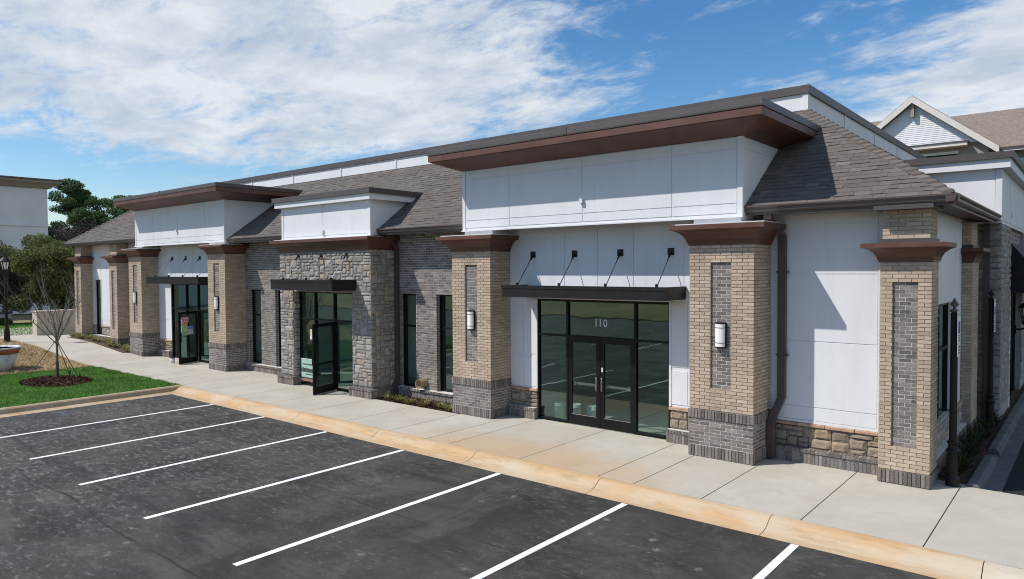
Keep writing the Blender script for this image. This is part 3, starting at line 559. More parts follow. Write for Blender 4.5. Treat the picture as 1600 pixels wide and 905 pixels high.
def tower(pl, pr, py, fz, fx, cx, crz, wall_y, sf, rods, joints, fj, dzc=0., top=2.97):
    c0, c1 = crz; gt = .93 if dzc == 0 else 1.0
    for a, b in (pl, pr):
        m = (a+b)/2; pw = .205
        pillar(a, b, py, wall_y+.1, 0, gt, c0, c1, (m-pw, m+pw, gt+.44, c0-.33))
        B('flashing', 'white_trim', BLD, a-.22, b+.28, py-.22, .6, c1+.003, c1+.02); B('bearing_block', 'white_trim', BLD, max(a, fx[0])+.02, min(b, fx[1])-.02, .05, .68, c1+.021, fz[0]-.002)
    fascia('fascia_box', fx[0], fx[1], .03, 3.2, fz[0], fz[1], fj, (fz[0]+.24, fz[1]-.25))
    B('sensor_box', 'white_plastic', BLD, (fj[1])-.04, fj[1]+.04, -.05, .02, fz[0]+.46, fz[0]+.56)
    cornice(cx[0], cx[1], -.74, 3.2, fz[1]-.02, fz[1]+.17, fz[1]+.33, fz[1]+.48, fx[0], fx[1], .03)
    # recessed entrance wall
    xa, xb = pl[1], pr[0]; s0, s1 = sf[0], sf[-1]
    rw = P('entrance_wall', holed(MB(), xa-.1, xb+.1, wall_y, wall_y+.12, .74, fz[0]+.1, [(s0, s1, 0, top)]), 'white_panel', BLD)
    js = [xa+.01, *joints, xb-.01]
    for i in range(len(js)-1): clone_box('panel', 'white_panel', rw, ((js[i]+js[i+1])/2, wall_y-.004, (top+.05+fz[0]-.05)/2), (js[i+1]-js[i]-.016, .012, fz[0]-.05-top-.05))
    for a, b in ((xa, s0), (s1, xb)):
        w = b-a
        for u0, u1 in ((a+.02, a+w/2-.008), (a+w/2+.008, b-.05)):
            for za, zb in ((.80, 1.52), (1.60, top)): clone_box('panel', 'white_panel', rw, ((u0+u1)/2, wall_y-.004, (za+zb)/2), (u1-u0, .012, zb-za))
        B('corner_board', 'white_trim', rw, b-.05 if a == xa else a, b if a == xa else a+.05, wall_y-.02, wall_y-.001, .75, top)
        P('stone_base', MB().box(a, b, wall_y+.03, wall_y+.15, 0, .68), 'stone_mortar', BLD)
        B('stone_sill', 'stone_cap', BLD, a, b, wall_y-.045, wall_y+.1, .675, .738, .01)
        nb = P('ledge', MB().box(a, b-.01, wall_y-.13, wall_y+.03, 0, .27), 'grey_mortar', BLD)
        Bricks().front(a, wall_y-.13, courses(b-a, .005, .2, soldier=True), .014).front(a, wall_y-.14, courses(b-a, .205, .285, bl=.0678, ch=.08), .02).side(b-.01, wall_y-.13, courses(.16, .005, .285, soldier=True), .014).emit('grey_brick', nb)
        stones(nb, a+.01, b-.01, .285, .675, wall_y+.03, 'f', int(a*100), .1, single=False, mat='brown_stone')
    st = E('storefront', (0, 0, 0), BLD); pane_grid(st, sf, [.05, 2.10, top-.03], wall_y+.06, skip=((1, 0), (1, 'rail', 0)))
    B('threshold', 'steel', st, sf[1], sf[2], wall_y, wall_y+.12, .003, .014)
    return rw
tower((-6.56, -5.28), (0, 1.26), -.06, (4.68, 6.19), (-6.25, 1.0), (-6.75, 1.66), (4.14, 4.53), .70, [-4.40, -3.52, -1.68, -.84], None, (-4.81, -3.58, -2.64, -1.71, -.5), (-4.72, -2.61, -.44))
awning(-4.76, -.46, -.22, .69, 3.04, 3.31, (-4.52, -3.28, -2.04, -.80), .06, .70, 4.05)
tower((-26.6, -25.35), (-19.5, -18.25), .0, (4.77, 6.30), (-25.9, -18.3), (-26.2, -17.4), (4.30, 4.64), .72, [-24.15, -22.85, -21.85, -20.6], None, (-24.6, -23.4, -22.2, -21.0), (-24.16, -21.97, -19.73), .1, 3.17)
awning(-24.25, -19.8, -.25, .71, 3.18, 3.46, (-23.97, -22.76, -21.56, -20.36), .0, .72, 4.22, 'silver_rod')
# doors of the right entrance: a closed pair, and the number above them
door(-3.495, .74, 0, .885, 2.055, 1, bar=True); door(-1.705, .74, 0, .885, 2.055, -1, bar=True)
B('door_header', 'black_frame', BLD, -3.49, -1.71, .70, .80, 2.07, 2.125)
def text(body, size, loc, rx, rz, mat, parent, name, ex=.002):
    cu = bpy.data.curves.new(name, 'FONT'); cu.body = body; cu.size = size; cu.extrude = ex; cu.align_x = 'CENTER'; cu.resolution_u = 3
    tmp = bpy.data.objects.new('tmp', cu); COL.objects.link(tmp); bpy.context.view_layer.update()
    me = bpy.data.meshes.new_from_object(tmp.evaluated_get(bpy.context.evaluated_depsgraph_get())); bpy.data.objects.remove(tmp); me.materials.clear(); me.materials.append(MT[mat])
    o = link(name, me, parent, loc); o.rotation_euler = (rx, 0, rz); return o
dn = E('door_number', (-2.60, .745, 2.36), BLD)
for ch, dx in (('1', -.125), ('1', -.01), ('0', .125)): text(ch, .25, (dx, 0, 0), R(90), 0, 'white_ink', dn, 'digit')
P('door_closer_note', MB().box(-2.56, -2.52, .708, .712, 1.32, 1.42), 'poster_white', BLD)
# left entrance: door standing open with notices on it
ld = door(-21.87, .70, R(111), .98, 2.055, -1, handle=True)
for nm, (a, b, za, zb) in dict(poster_pink=(-.80, -.45, 1.62, 1.86), poster_orange=(-.84, -.52, 1.50, 1.61), poster_green=(-.82, -.50, 1.12, 1.49), poster_lilac=(-.49, -.22, 1.14, 1.36), poster_blue=(-.49, -.22, 1.37, 1.48), poster_yellow=(-.70, -.56, 1.30, 1.42)).items():
    off = .006 if nm != 'poster_yellow' else .009
    B('notice', nm, ld, a, b, -off-.002, -off, za, zb)
for i, (za, zb, w) in enumerate(((1.66, 1.70, .2), (1.76, 1.82, .24), (1.18, 1.2, .2), (1.22, 1.24, .2))): B('print', 'poster_white', ld, -.74+.3*(i > 1), -.74+.3*(i > 1)+w, -.0105, -.0085, za, zb)
B('notice', 'poster_white', BLD, -23.55, -23.3, .768, .772, 1.45, 1.65); B('notice', 'poster_mint', BLD, -23.6, -23.2, .768, .772, 1.10, 1.40); B('print', 'ink', BLD, -23.47, -23.38, .764, .766, 1.5, 1.6)
# --- main brick walls with narrow windows ----------------------------------
def brick_wall(x0, x1, wins):
    y = .80; holes = [(a, b, .26, 3.0) for a, b in wins]
    w = P('brick_wall', holed(MB(), x0, x1, y, y+.22, -.05, 4.80, holes), 'grey_mortar', BLD)
    br = Bricks(); br.front(x0, y, courses(x1-x0, .28, 4.78, [(a-x0, b-x0, .2, 3.0) for a, b in wins]))
    for a, b in wins: br.side(a, y-.012, courses(.20, .28, 3.0)); br.front(a-.1, y-.001, courses(b-a+.2, 3.005, 3.20, soldier=True), .02) if False else None
    br.emit('grey_brick', w)
    lg = P('ledge', MB().box(x0, x1, y-.09, y, -.05, .20), 'grey_mortar', BLD)
    Bricks().front(x0, y-.09, courses(x1-x0, .0, .19, soldier=True), .012).front(x0, y-.115, courses(x1-x0, .2, .272, bl=.0678, ch=.072), .02).emit('grey_brick', lg)
    P('sill_top', MB().box(x0, x1, y-.115, y+.2, .205, .262), 'grey_mortar', lg)
    for a, b in wins:
        wd = E('window', (0, 0, 0), BLD); pane_grid(wd, [a+.03, b-.03], [.30, 2.05, 2.97], y+.17, 'window_glass', .055, .09)
        B('side_stop', 'black_frame', wd, a+.06, a+.16, y+.14, y+.16, .32, 2.95)
        B('lintel', 'plain_concrete', wd, a-.05, b+.05, y-.016, y+.08, 3.0, 3.03)
brick_wall(-18.25, -14.2, [(-18.02, -17.2), (-16.25, -15.45)])
brick_wall(-9.9, -6.5, [(-9.60, -8.90), (-8.06, -7.36)])
P('vent_hood', MB().loft([[(-8.55+.13*math.cos(a), .79, .47+.13*math.sin(a)) for a in [k*math.pi/6 for k in range(12)]], [(-8.57+.12*math.cos(a), .66, .455+.12*math.sin(a)) for a in [k*math.pi/6 for k in range(12)]], [(-8.60+.135*math.cos(a), .58, .44+.135*math.sin(a)) for a in [k*math.pi/6 for k in range(12)]], [(-8.60+.11*math.cos(a), .585, .44+.11*math.sin(a)) for a in [k*math.pi/6 for k in range(12)]], [(-8.57+.09*math.cos(a), .70, .45+.09*math.sin(a)) for a in [k*math.pi/6 for k in range(12)]]]), 'brass', BLD, smooth=False)
# --- middle stone entrance ---------------------------------------------------
sx0, sx1, sy = -14.40, -9.79, -.12; o0, o1 = -13.66, -10.65
sw = P('stone_wall', holed(MB(), sx0, sx1, sy, .16, -.02, 4.30, [(o0, o1, -.1, 3.02)]).box(sx1-.25, sx1, .16, .85, -.02, 4.3).box(sx0, sx0+.25, .16, .85, -.02, 4.3), 'stone_mortar', BLD)
stones(sw, sx0-.02, sx1+.03, .30, 4.28, sy, 'f', 11, .088, True, [(o0, o1, 0, 3.02)], depth=.04)
stones(sw, sy-.02, .80, .30, 4.28, sx1, 's', 12, .088, False)
stones(sw, sy, .10, .30, 3.0, o0, 's', 13, .088, False, wmax=3)
for a, b in ((sx0-.09, o0+.05), (o1-.05, sx1+.10)):
    pb = P('pier_base', MB().box(a, b, sy-.1, .82, -.02, .26), 'grey_mortar', BLD)
    Bricks().front(a-.012, sy-.1, courses(b-a+.024, .0, .205, soldier=True), .014).side(b, sy-.1, courses(.9, .0, .205, soldier=True), .014).front(a-.02, sy-.115, courses(b-a+.05, .21, .28, bl=.0678, ch=.07), .02).side(b+.012, sy-.115, courses(.9, .21, .28, bl=.0678, ch=.07), .02).emit('grey_brick', pb)
    P('cap_bed', MB().box(a-.018, b+.028, sy-.115, .8, .21, .272), 'grey_brick', pb)
cr = E('entablature', (0, 0, 0), BLD); crown(cr, sx0+.02, sx1-.02, sy-.04, .9, 4.27, 4.65, .24); B('flashing', 'white_trim', cr, sx0-.1, sx1+.1, sy-.18, .8, 4.652, 4.67)
fascia('fascia_box', -14.3, -9.80, -.10, 2.4, 4.70, 5.72, (-12.06,), (), True); B('sensor_box', 'white_plastic', BLD, -12.11, -12.0, -.17, -.11, 4.80, 4.92)
cp = E('roof_cap', (0, 0, 0), BLD); B('white_band', 'white_trim', cp, -14.48, -9.62, -.27, 2.2, 5.70, 5.87); B('metal_cap', 'dark_metal', cp, -14.54, -9.56, -.33, 2.2, 5.872, 6.02)
awning(-13.55, -10.42, -1.0, -.16, 3.10, 3.41, (-13.31, -12.08, -10.84), -.72, -.17, 4.14, 'silver_rod', False)
st = E('storefront', (0, 0, 0), BLD); pane_grid(st, [o0+.03, -12.78, -11.78, o1-.03], [.05, 2.15, 3.0], .10, skip=((1, 0), (1, 'rail', 0)))
door(-11.80, .06, R(105), .97, 2.09, -1, midrail=True)
po = P('window_poster', MB().box(-13.56, -12.82, .028, .032, .14, .86), 'poster_mint', st)
B('print_band', 'ink', po, -13.56, -12.82, .024, .027, .13, .27)
B('print_edge', 'poster_white', po, -13.56, -12.82, .024, .027, .85, .87)
rp = random.Random(3)
for za, zb, n, x0, x1, mt in ((.67, .71, 9, -13.42, -12.9, 'ink'), (.44, .58, 8, -13.54, -12.86, 'ink'), (.36, .39, 8, -13.3, -12.9, 'ink'), (.15, .24, 10, -13.52, -12.86, 'red_ink')):
    x = x0
    while x < x1: w = (x1-x0)/n*rp.uniform(.5, .85); B('print', mt, po, x, x+w, .020, .0235, za, zb-rp.uniform(0, .25)*(zb-za)); x += (x1-x0)/n
no = P('window_notice', MB().box(-13.02, -12.86, .028, .032, 1.50, 1.82), 'poster_white', st); B('print', 'poster_yellow', no, -13.01, -12.87, .024, .027, 1.64, 1.80)
# --- end bay, right ----------------------------------------------------------
wy = .85
ew = P('end_wall', MB().box(1.2, 3.84, wy, wy+.2, .74, 4.76), 'white_panel', BLD)
for za, zb in ((.80, 1.04), (1.06, 2.29), (2.31, 3.56), (3.58, 4.70)):
    clone_box('panel', 'white_panel', ew, ((1.30+1.50)/2, wy-.004, (za+zb)/2), (.22, .012, zb-za))
    clone_box('panel', 'white_panel', ew, ((1.53+3.16)/2, wy-.004, (za+zb)/2), (3.16-1.53, .012, zb-za))
B('corner_board', 'white_trim', ew, 3.17, 3.31, wy-.02, wy-.001, .75, 4.7); B('bottom_trim', 'white_trim', ew, 1.2, 3.31, wy-.018, wy-.001, .738, .79)
eb = P('stone_base', MB().box(1.2, 3.84, wy+.02, wy+.2, -.02, .70), 'stone_mortar', BLD)
stones(eb, 1.28, 3.32, .26, .67, wy+.02, 'f', 6, .1, True, wmax=4, hmax=2, depth=.07, mat='brown_stone')
for i in range(4): B('sill_stone', 'stone_cap', eb, 1.27+i*.515, 1.27+i*.515+.505, wy-.06+random.uniform(-.008, .008), wy+.1, .675, .735+random.uniform(-.004, .002), .012)
lg = P('ledge', MB().box(1.24, 3.33, .70, wy+.1, -.02, .20), 'grey_mortar', BLD); P('ledge_bed', MB().box(1.24, 3.33, .685, wy+.1, .205, .268), 'grey_mortar', lg)
Bricks().front(1.26, .70, courses(2.06, .0, .2, soldier=True), .014).front(1.26, .685, courses(2.06, .205, .277, bl=.0678, ch=.072), .02).emit('grey_brick', lg)
mm = MB(); x_ = 1.27
while x_ < 3.3: mm.box(x_, x_+.058, .668, wy+.05, .21, .276+random.uniform(-.002, .003)); x_ += .0678
o = P('rowlock_course', mm, 'grey_brick', lg); o['kind'] = 'stuff'
# corner pillar: the nearest brickwork, every brick its own piece
p5 = pillar(3.31, 4.06, .36, 1.05, 0, 0, 3.78, 4.10, (3.495, 3.875, .64, 3.46), single=True, over=.26)
def upper_pier(x0, x1, y0, y1, z0, z1, pl, single=False):
    B('neck', 'dark_metal', pl, x0-.015, x1+.015, y0-.015, y1, z0-.06, z0+.005)
    P('upper_core', MB().box(x0+.03, x1-.03, y0+.03, y1, z0, z1), 'tan_mortar', pl)
    Bricks().front(x0+.02, y0+.03, courses(x1-x0-.04, z0+.006, z1)).side(x1-.03, y0+.03, courses(y1-y0-.03, z0+.006, z1)).emit('tan_brick', pl, single)
upper_pier(3.31, 4.06, .36, 1.05, 4.165, 4.66, p5, True)
B('frieze', 'dark_metal', BLD, 3.24, 4.12, .125, 1.1, 4.655, 4.73)  # depth stretched forward so its shape puts shade on the upper pier
# --- side wall (in shade) ----------------------------------------------------
SX = 3.86; wh = (1.95, 4.0, .35, 2.98)
mm = MB(); holed(mm, 1.05, 7.2, -SX, -SX+.2, .70, 4.76, [wh]); mm.v = [(-y, x, z) for x, y, z in mm.v]; mm.f = [tuple(reversed(f)) for f in mm.f]
mm.v = [(x, y, z) for x, y, z in mm.v]; swl = P('side_wall', mm, 'white_panel', BLD)
for ya, yb, za, zb in ((1.08, 1.42, .76, 2.3), (1.08, 1.42, 2.32, 3.54), (1.08, 1.42, 3.56, 4.7), (1.46, 4.3, 3.56, 4.7), (4.34, 5.2, 3.56, 4.7), (1.46, 4.3, 3.03, 3.54), (4.34, 5.2, 2.32, 3.54), (4.06, 5.2, .76, 2.3), (1.46, 1.93, .76, 3.0)):
    clone_box('panel', 'white_panel', swl, (SX+.004, (ya+yb)/2, (za+zb)/2), (.012, yb-ya, zb-za))
wd = E('window', (0, 0, 0), BLD)
for y in (1.98, 2.95, 3.97): B('mullion', 'black_frame', wd, SX-.16, SX-.06, y-.03, y+.03, .1, 2.98)
for z in (.13, 2.05, 2.95): B('rail', 'black_frame', wd, SX-.155, SX-.065, 1.98, 3.97, z-.03, z+.03)
B('pane', 'window_glass', wd, SX-.115, SX-.105, 1.98, 3.97, .13, 2.95)
sbs = P('stone_base', MB().box(SX-.1, SX+.0, 1.05, 5.3, -.05, .7), 'stone_mortar', BLD); stones(sbs, 1.06, 5.25, .28, .66, SX+.0, 's', 9, .13, False, wmax=4, hmax=2)
B('stone_sill', 'stone_cap', BLD, SX-.05, SX+.06, 1.05, 1.95, .672, .735); B('stone_sill', 'stone_cap', BLD, SX-.05, SX+.06, 4.0, 5.25, .672, .735)
lg = P('ledge', MB().box(SX, SX+.15, 1.06, 5.25, -.05, .26), 'grey_mortar', BLD); Bricks().side(SX+.15, 1.06, courses(4.19, .0, .26, soldier=True), .012).emit('grey_brick', lg)
p6 = pillar(3.5, 4.06, 5.25, 6.25, 0, 0, 3.78, 4.10, (3.7, 3.85, 1., 3.3), over=.22); upper_pier(3.5, 4.06, 5.25, 6.25, 4.165, 4.66, p6)
# --- stone tower on the side --------------------------------------------------
tw = P('side_tower', MB().box(2.2, 4.40, 7.0, 9.25, -.1, 4.70).box(2.2, 4.3, 9.25, 13, 3.1, 4.7).box(2.2, 4.4, 13, 14.5, -.1, 4.7), 'stone_mortar', BLD)
stones(tw, 3.6, 4.44, .3, 4.68, 7.0, 'f', 21, .13, False, wmax=4, hmax=2); stones(tw, 6.98, 9.25, .3, 4.68, 4.40, 's', 22, .13, False, wmax=4); stones(tw, 9.25, 13, 3.15, 4.68, 4.3, 's', 24, .13, False, wmax=4); stones(tw, 13, 14.5, .3, 4.68, 4.4, 's', 23, .13, False)
B('jamb', 'white_trim', tw, 4.2, 4.42, 9.26, 9.6, 0, 3.1); st = E('storefront', (0, 0, 0), BLD)
for y in (9.63, 10.6, 11.6, 12.6): B('mullion', 'black_frame', st, 4.2, 4.3, y-.03, y+.03, 0, 3.1)
B('pane', 'store_glass', st, 4.245, 4.255, 9.6, 13, .05, 3.08)
tf = P('fascia_box', MB().box(1.5, 4.42, 6.85, 14.6, 4.70, 6.1), 'white_panel', BLD)
for a, b in ((2.0, 4.30),): clone_box('panel', 'white_panel', tf, ((a+b)/2, 6.846, 5.38), (b-a, .012, 1.2))
B('corner_board', 'white_trim', tf, 4.32, 4.432, 6.828, 6.849, 4.7, 5.95); B('corner_board', 'white_trim', tf, 4.421, 4.44, 6.83, 6.95, 4.7, 5.95)
for y in (6.98, 8.9, 10.8, 12.7): clone_box('panel', 'white_panel', tf, (4.424, y+.94, 5.38), (.012, 1.86, 1.2))
B('vent_plate', 'white_plastic', tf, 4.43, 4.46, 9.2, 9.35, 4.95, 5.1)
cp = E('roof_cap', (0, 0, 0), BLD); B('white_band', 'white_trim', cp, 1.2, 4.60, 6.68, 14.8, 5.96, 6.17); B('metal_cap', 'dark_metal', cp, 1.1, 4.66, 6.62, 14.9, 6.172, 6.33)
aw = P('awning', MB().loft([[(4.42, y, 3.0), (5.25, y, 3.0), (5.25, y, 3.2), (4.42, y, 4.3)] for y in (9.35, 13.2)]), 'black_metal', BLD); aw['label'] = 'black awning on the shaded side tower'
# --- left end bay -------------------------------------------------------------
LZ = .36; ly = .90; wins = [(-33.10, -32.25), (-28.35, -27.55)]
lw = P('end_wall', holed(MB(), -34.0, -26.5, ly, ly+.2, LZ+.62, 5.0, [(a, b, 0, 3.26) for a, b in wins]), 'white_panel', BLD)
for a, b in ((-33.4, -33.13), (-32.22, -31.5), (-31.48, -30.9), (-30.88, -29.8), (-28.84, -28.38), (-27.52, -26.62)):
    for za, zb in ((LZ+.66, LZ+.85), (LZ+.87, 2.6), (2.62, 3.9), (3.92, 4.96)): clone_box('panel', 'white_panel', lw, ((a+b)/2, ly-.004, (za+zb)/2), (b-a, .012, zb-za))
for a, b in wins:
    for za, zb in ((3.30, 3.9), (3.92, 4.96)): clone_box('panel', 'white_panel', lw, ((a+b)/2, ly-.004, (za+zb)/2), (b-a-.02, .012, zb-za))
    for x in (a-.05, b): B('jamb_board', 'white_trim', lw, x, x+.05, ly-.03, ly-.001, LZ+.62, 3.3)
    wd = E('window', (0, 0, 0), BLD); pane_grid(wd, [a+.03, b-.03], [LZ+.15, 2.3, 3.23], ly+.12, 'window_glass', .055, .09)
for a, b in ((-33.4, -33.1), (-32.25, -29.75), (-28.9, -28.35), (-27.55, -26.6)):
    sb = P('stone_base', MB().box(a, b, ly+.03, ly+.2, LZ-.3, LZ+.62), 'stone_mortar', BLD); stones(sb, a, b, LZ+.16, LZ+.56, ly+.03, 'f', int(-a*10), .13, False, wmax=4, hmax=2); B('stone_sill', 'stone_cap', BLD, a, b, ly-.05, ly+.1, LZ+.56, LZ+.62)
for a, b in ((-33.4, -29.75), (-28.9, -26.6)):
    lg = P('ledge', MB().box(a, b, ly-.16, ly+.1, -.05, LZ+.12), 'grey_mortar', BLD); Bricks().front(a, ly-.16, courses(b-a, LZ-.25, LZ+.12, soldier=True), .012).emit('grey_brick', lg)
for a, b in ((-34.2, -33.35), (-29.75, -28.88)):
    m = (a+b)/2; pp = pillar(a, b, .36, 1.1, LZ-.05, 0, 4.08, 4.40, (m-.17, m+.17, LZ+.6, 3.72), over=.26); upper_pier(a, b, .36, 1.1, 4.46, 5.0, pp)
# ---------------------------------------------------------------- roofs
def roof_side(z0, x0, x1, left_hip, right_hip, indiv_from=None):
    """front slope of shingles between x0 and x1, from the eave up to the parapet"""
    zt = z0+RUN*PIT; hl = RUN if left_hip else 0; hr = RUN if right_hip else 0
    rf = P('roof', MB().hexa([(x0, EY, z0-.06), (x1, EY, z0-.06), (x1-hr, EY+RUN, zt-.06), (x0+hl, EY+RUN, zt-.06)], [(x0, EY, z0), (x1, EY, z0), (x1-hr, EY+RUN, zt), (x0+hl, EY+RUN, zt)]), 'shingle', BLD)
    S = math.hypot(RUN, RUN*PIT); c, s = RUN/S, RUN*PIT/S; ex = .143; n = int(S/ex); mb = MB(); ang = math.atan2(s, c)
    for r in range(n+1):
        s0 = r*ex-.02; s1 = min(s0+ex+.03, S); f = (s0+.5*ex)/S; a, b = x0+hl*f, x1-hr*f; x = a-random.uniform(0, .3)
        while x < b:
            w = random.choice((.14, .2, .26, .33)); u0, u1 = max(x, a), min(x+w, b); x += w
            if u1-u0 < .03: continue
            th = random.choice((.010, .010, .019)); u1 -= .003
            if indiv_from is not None and u0 > indiv_from and len([1]) and COUNT['shingle'] < 300:
                COUNT['shingle'] += 1; key = ('sh', round(u1-u0, 2), th, s1 < S-.001)
                if key not in CACHE: CACHE[key] = MB().hexa([(0, 0, -.004), (u1-u0, 0, -.004), (u1-u0, ex+.03, -.004), (0, ex+.03, -.004)], [(0, 0, th), (u1-u0, 0, th), (u1-u0, ex+.03, .003), (0, ex+.03, .003)]).mesh('shingle', 'shingle')
                o = link('shingle', CACHE[key], rf, (u0, EY+s0*c, z0+s0*s)); o.rotation_euler.x = ang
            else:
                q = lambda u, ss, h: (u, EY+ss*c-h*s, z0+ss*s+h*c)
                o = len(mb.v); mb.v += [q(u0, s0, -.004), q(u1, s0, -.004), q(u0, s0, th), q(u1, s0, th), q(u1, s1, .003), q(u0, s1, .003)]
                mb.f += [(o, o+1, o+3, o+2), (o+2, o+3, o+4, o+5), (o+1, o+4, o+3), (o, o+2, o+5)]
    o = P('shingles', mb, 'shingle', rf); o['kind'] = 'stuff'
    return rf
COUNT = {'shingle': 0}
rmain = roof_side(EZ, -26.0, EX, False, True, 1.35)
rleft = roof_side(5.12, -34.95, -26.0, True, False)
# side slope and hip caps
zt = EZ+RUN*PIT
rs = P('roof', MB().hexa([(EX, EY, EZ-.06), (EX, 16, EZ-.06), (EX-RUN, 16, zt-.06), (EX-RUN, EY+RUN, zt-.06)], [(EX, EY, EZ), (EX, 16, EZ), (EX-RUN, 16, zt), (EX-RUN, EY+RUN, zt)]), 'shingle', BLD)
def hipcaps(p0, p1, parent, n):
    p0, p1 = Vector(p0), Vector(p1)
    for i in range(n):
        a = p0.lerp(p1, i/n); b = p0.lerp(p1, (i+1.25)/n if i < n-1 else 1); w = .15; dirx = Vector((-1, 0, 0)) if p1.x < p0.x else Vector((1, 0, 0))
        l = dirx*w+Vector((0, 0, -.004)); r = Vector((0, w, -.004)); up0, up1 = Vector((0, 0, .075)), Vector((0, 0, .03))
        P('hip_cap', MB().hexa([a+l, a+up0*.3, b+up1*.3, b+l], [a+l+Vector((0, 0, .055)), a+up0, b+up1, b+l+Vector((0, 0, .012))]).hexa([a+up0*.3, a+r, b+r, b+up1*.3], [a+up0, a+r+Vector((0, 0, .055)), b+r+Vector((0, 0, .012)), b+up1]), 'shingle', parent)
hipcaps((EX, EY, EZ), (EX-RUN, EY+RUN, zt), rmain, 26)
hipcaps((-34.95, EY, 5.12), (-34.95+RUN, EY+RUN, 5.12+RUN*PIT), rleft, 22)
P('roof', MB().hexa([(-34.95, 16, 5.06), (-34.95, EY, 5.06), (-34.95+RUN, EY+RUN, 5.06+RUN*PIT), (-34.95+RUN, 16, 5.06+RUN*PIT)], [(-34.95, 16, 5.12), (-34.95, EY, 5.12), (-34.95+RUN, EY+RUN, 5.12+RUN*PIT), (-34.95+RUN, 16, 5.12+RUN*PIT)]), 'shingle', BLD)
# gutters and soffits
def gutter(pts, z):
    (x0, y0), (x1, y1) = pts; g = E('gutter', (0, 0, 0), BLD)
    pf = [(.10, -.115), (-.01, -.115), (-.035, -.085), (-.035, -.05), (-.075, -.015), (-.075, .012), (-.06, .012), (-.055, -.01), (.10, -.01)]
    if abs(y1-y0) < .01: rings = [[(x, y0+a, z+b) for a, b in pf] for x in (x0, x1)]
    else: rings = [[(x0-a, y, z+b) for a, b in pf] for y in (y0, y1)]
    P('trough', MB().loft(rings), 'gutter_metal', g); return g
for a, b, z in ((1.02, EX+.07, EZ-.01), (-9.78, -6.27, EZ-.01), (-18.28, -14.32, EZ-.01), (-34.98, -25.95, 5.11)):
    gutter(((a, EY), (b, EY)), z); B('soffit', 'brown_metal', BLD, a, b-.1, EY+.08, 1.0, z-.11, z-.06); B('eave_board', 'gutter_metal', BLD, a, b-.06, EY+.04, EY+.08, z-.16, z-.02)
gutter(((EX, EY-.07), (EX, 6.66)), EZ-.012); B('soffit', 'brown_metal', BLD, 3.7, EX-.09, .35, 6.8, EZ-.125, EZ-.075); B('eave_board', 'gutter_metal', BLD, EX-.09, EX-.05, .2, 6.7, EZ-.17, EZ-.03)
def downspout(pts, w=.14, d=.10):
    P('downspout', MB().loft([[(x-w/2, y-d, z), (x+w/2, y-d, z), (x+w/2, y, z), (x-w/2, y, z)] for x, y, z in pts]), 'gutter_metal', BLD, bevel=.006)
downspout([(1.40, .35, 4.75), (1.40, .35, 4.62), (1.50, .84, 4.30), (1.50, .84, 4.2), (1.50, .84, 1.25), (1.50, .84, 1.18), (1.38, .70, .82), (1.36, .66, .70), (1.36, .66, .03)], .15)
for z in (2.0, 3.6): B('strap', 'gutter_metal', BLD, 1.40, 1.62, .735, .845, z, z+.03)
downspout([(-9.62, .40, 4.75), (-9.62, .40, 4.66), (-9.66, .74, 4.4), (-9.66, .79, 4.3), (-9.66, .79, .5), (-9.66, .68, .32), (-9.66, .66, 0.)], .13)
downspout([(4.16, 6.9, 4.7), (4.16, 6.9, 0)], .13)
# parapet above the roof
pz0, pz1, pz2 = zt-.02, 7.575, 7.76; PX1, PY = EX-RUN, EY+RUN
pp = P('parapet', MB().box(-31.7, PX1, PY, PY+.25, pz0-.4, pz1).box(PX1-.25, PX1, PY+.25, 16.9, pz0-.4, pz1), 'white_panel', BLD)
P('metal_cap', MB().box(-31.78, PX1+.05, PY-.05, PY+.3, pz1+.002, pz2).box(PX1-.3, PX1+.05, PY+.3, 17, pz1+.002, pz2), 'dark_metal', pp)
x = PX1-.02
for bx in [-.0, -3.2, -6.4, -9.55, -12.71, -15.85, -19.04, -22.18, -25.3, -28.5]: B('batten', 'white_trim', pp, bx-.03, bx+.03, PY-.022, PY-.001, pz0, pz1)
for by in (3.46, 6.36, 9.49, 12.43): B('batten', 'white_trim', pp, PX1+.001, PX1+.022, by-.03, by+.03, pz0, pz1)
B('corner_board', 'white_trim', pp, PX1-.1, PX1+.021, PY-.021, PY-.001, pz0, pz1); B('base_flashing', 'dark_metal', pp, -31.7, PX1+.03, PY-.035, PY-.002, pz0-.02, pz0+.03)
P('base_flashing', MB().box(PX1+.002, PX1+.04, PY-.03, 16.8, pz0-.02, pz0+.03), 'dark_metal', pp)
# ---------------------------------------------------------------- wall lamps
lamp(.63, -.03, 2.41, 'sconce on the tan brick pillar just right of the 110 doors'); lamp(-5.92, -.03, 2.42, 'sconce on the tan brick pillar just left of the 110 doors')
lamp(-18.87, .03, 2.5, 'sconce on the brick pillar right of the far open door with notices'); lamp(-25.97, .03, 2.55, 'sconce on the brick pillar left of the far open door with notices')
lt = tag(E('wall_lantern', (4.42, 11.0, 1.95)), 'black carriage lantern on the shaded stone side wall at the right edge', 'lantern')
P('arm', MB().tube([(0, 0, 0), (.12, 0, .0), (.25, 0, .05), (.25, 0, .12)], .025, 8), 'black_metal', lt); B('wall_plate', 'black_metal', lt, -.01, .02, -.06, .06, -.12, .12)
P('cup', MB().lathe(.25, 0, [(.03, .1), (.1, .14), (.12, .22), (.1, .25)], 6), 'black_metal', lt)
P('glass', MB().lathe(.25, 0, [(.095, .25), (.17, .60)], 6), 'lamp_glass', lt); P('roof', MB().lathe(.25, 0, [(.20, .60), (.18, .64), (.07, .74), (.04, .76), (.02, .86)], 6), 'black_metal', lt)
for k in range(6): a = k*math.pi/3; P('rib', MB().bar((.25+.1*math.cos(a), .1*math.sin(a), .25), (.25+.178*math.cos(a), .178*math.sin(a), .6), .014, .014), 'black_metal', lt)
